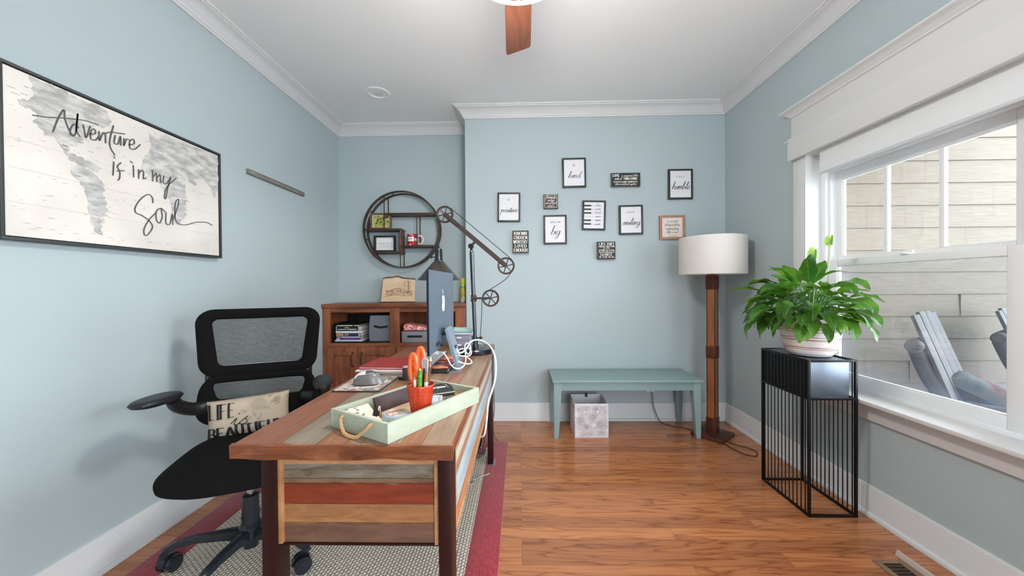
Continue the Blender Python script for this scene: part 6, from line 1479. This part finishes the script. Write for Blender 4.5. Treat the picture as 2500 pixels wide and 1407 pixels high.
def wheel(c, R_, name):
    b = B(); b.lathe([(R_-.011, -.006), (R_-.002, -.007), (R_, -.004), (R_-.003, 0), (R_, .004), (R_-.002, .007), (R_-.011, .006), (R_-.011, -.006)], c, 48, 'Y', cap=False)
    for k in range(6):
        a = 2*pi*k/6+.22; b.cyl(c+Vector((cos(a)*.008, 0, sin(a)*.008)), c+Vector((cos(a)*(R_-.009), 0, sin(a)*(R_-.009))), .0030, n=8)
    b.cyl(c-Vector((0, .009, 0)), c+Vector((0, .009, 0)), .0085, n=18)
    w_ = obj('pulley_wheel', b, M_iron, t); b = B(); b.cyl(c-Vector((0, .013, 0)), c-Vector((0, .009, 0)), .004, n=10); obj('axle_bolt', b, M_chrome, w_)
for c in (W0, W1, W2): wheel(c, .0520, 'w')
dv = (W1-W0).normalized(); up_ = Vector((-dv.z, 0, dv.x))
b = B(); b.strip([W0+dv*.0-Vector((0, .0, 0)), W1], .027, .014, up=(0, 1, 0)); obj('arm', b, M_iron, t)
for w_, d_ in ((W0, dv), (W1, -dv)):
    b = B(); b.strip([w_+Vector((0, -.011, 0)), w_+d_*.10+Vector((0, -.011, 0))], .018, .004, up=(0, 1, 0)); obj('fork', b, M_iron, t)
b = B(); b.cyl((AX-.009-.012, AY, 1.121), (AX-.009+.018, AY, 1.121), .0175, n=20); b.cyl((AX-.009, AY, 1.100), (AX-.009, AY, 1.142), .0165, n=20); b.strip([Vector((AX+.01, AY, 1.121)), W2], .012, .010, up=(0, 1, 0)); b.cyl((-.235, AY-.012, 1.121), (-.235, AY+.012, 1.121), .006, n=10); obj('side_bracket', b, M_iron, t)
b = B(); b.tube([W0+up_*.052, W1+up_*.052], .0022, 6, 1); b.tube([W1+Vector((.030, 0, -.042)), W1+Vector((.0, 0, -.078)), W2+Vector((.04, 0, .078)), W2+Vector((-.004, 0, .052))], .0022, 6, 5)
b.tube([W2+Vector((-.052, 0, 0)), W2+Vector((-.055, 0, -.10)), (-.242, AY, .884)], .0020, 6, 4); b.tube([W0+Vector((-.052, 0, 0)), (-.494, AY, 1.54), (-.488, AY, 1.435)], .0022, 6, 4); obj('lamp_wire', b, M_blk, t)
b = B(); b.cyl((AX-.0, AY, .882), (-.228, AY, .882), .0035, n=10); b.cyl((-.240, AY-.010, .882), (-.240, AY+.010, .882), .009, n=14); obj('wire_clamp', b, M_iron, t)
SX = -.490
b = B(); b.lathe([(0, 1.438), (.006, 1.436), (.008, 1.425), (.020, 1.420), (.0225, 1.414), (.0225, 1.362), (.026, 1.356), (.026, 1.345)], (SX, AY, 0), 32, cap=False); b.cyl((SX-.022, AY, 1.372), (SX-.042, AY, 1.372), .0035, n=8); b.lathe([(0, 0), (.008, .002), (.008, .008), (0, .010)], (SX-.048, AY, 1.372), 12, 'X', cap=False); obj('socket', b, M_gun, t)
b = B(); b.lathe([(.026, 1.346), (.034, 1.342), (.126, 1.236), (.129, 1.2325), (.127, 1.232), (.124, 1.236), (.032, 1.339), (.024, 1.343)], (SX, AY, 0), 56, cap=False); obj('lamp_shade', b, mat('shade_iron', (104, 96, 92), .26, metal=.9), t)
b = B(); b.lathe([(0, 1.36), (.014, 1.34), (.028, 1.30), (.03, 1.28), (.022, 1.262), (0, 1.254)], (SX, AY, 0), 24, cap=False); obj('bulb', b, M_white, t)

# plastic drawer box and teal folder behind the computer
t = thing('plastic_drawers', 'clear plastic mini drawer unit behind the computer stand', 'drawer unit', (-.385, 2.41, DZ+.0005))
M_clear = mat('frosted_plastic', (170, 166, 178), .25)
b = B(); b.box(-.455, -.318, 2.34, 2.50, DZ+.0005, DZ+.098, .003); obj('shell', b, M_clear, t)
for k in range(2):
    b = B(); b.box(-.448, -.325, 2.334, 2.3395, DZ+.008+k*.046, DZ+.048+k*.046, .002); d = obj('drawer', b, mat('drawer_grey', (132, 128, 142), .25), t); b = B(); b.box(-.405, -.375, 2.328, 2.334, DZ+.026+k*.046, DZ+.034+k*.046, .002); obj('handle', b, M_white, d)
for k, (lab, cv) in enumerate((('white notepad on the plastic drawer unit', (226, 216, 214)), ('grey notepad second from the top of the drawer unit', (150, 142, 150)), ('teal folder on top of the plastic drawer unit', (96, 180, 184)))):
    b = B(); b.box(-.46, -.308+.0, 2.325, 2.50, DZ+.0992+k*.0066, DZ+.1052+k*.0066, .0015); tag(obj(('notepad', 'notepad', 'folder')[k], b, mat('pad%d' % k, cv, .5), loc=(-.385, 2.41, DZ+.0992+k*.0066)), lab, ('notepad', 'notepad', 'folder')[k])
b = B(); b.surf(lambda u, v: (-.46+.15*u, 2.33+.17*v, DZ+.1190+.016*sin(pi*v)*(1-.3*u)), 6, 10); b.surf(lambda u, v: (-.46+.15*(1-u), 2.33+.17*v, DZ+.1188), 2, 2); tag(obj('curved_cover', b, mat('mint_case', (176, 196, 186), .4), loc=(-.385, 2.41, DZ+.119)), 'pale mint curved lid resting over the teal folder', 'cover')
b = B(); b.rings([[Vector(p) for p in r] for r in (((-.300, 2.345, DZ+.001), (-.276, 2.345, DZ+.001), (-.276, 2.36, DZ+.001), (-.300, 2.36, DZ+.001)), ((-.312, 2.345, DZ+.090), (-.268, 2.345, DZ+.070), (-.268, 2.36, DZ+.070), (-.312, 2.36, DZ+.090)))]); tag(obj('card_stand', b, mat('bottle_green', (24, 84, 56), .3), loc=(-.29, 2.352, DZ+.001)), 'small dark green card stand behind the pulley lamp pole', 'card stand')

# under the desk: steel bin, cord on the rug
t = thing('waste_bin', 'brushed steel waste bin with a black oval opening under the desk', 'waste bin', (-.36, 2.60, .0))
Z0 = .0125
b = B(); b.lathe([(0, 0), (.105, 0), (.110, .006), (.118, .30), (.120, .305), (.116, .31), (.10, .325), (0, .33)], (-.36, 2.60, Z0), 56, cap=False); obj('body', b, mat('polished_steel', (176, 172, 180), .22, metal=.9), t)
b = B(); cyl_ = lambda a, z, r_: Vector((-.36+r_*cos(a), 2.60+r_*sin(a), Z0+z))
oval = [(.34*cos(q)*abs(cos(q))**-.35 if abs(cos(q)) > 1e-3 else 0, .085*sin(q)) for q in [2*pi*i/28 for i in range(28)]]
A_ = -.95
b.rings([[cyl_(A_+u*.85, .155+v*(1.0), .1168) for u, v in oval], [cyl_(A_+u*.80, .155+v*.94, .1185) for u, v in oval]]); obj('front_opening', b, M_blk, t)
b = B(); b.tube([cyl_(A_+u*.9, .155+v*1.04, .1175) for u, v in oval], .0028, 6, 1, closed=True); obj('opening_rim', b, M_chrome, t)
b = B(); b.tube([(-.20, 2.30, .017), (-.25, 2.26, .018), (-.30, 2.22, .018), (-.34, 2.22, .018), (-.33, 2.17, .018), (-.29, 2.18, .018), (-.30, 2.24, .018)], .0035, 8, 6); tag(obj('coiled_cable', b, mat('cord_grey', (170, 166, 164), .5), loc=(-.29, 2.2, .0125)), 'pale cord curled on the rug beside the far desk leg', 'cord')
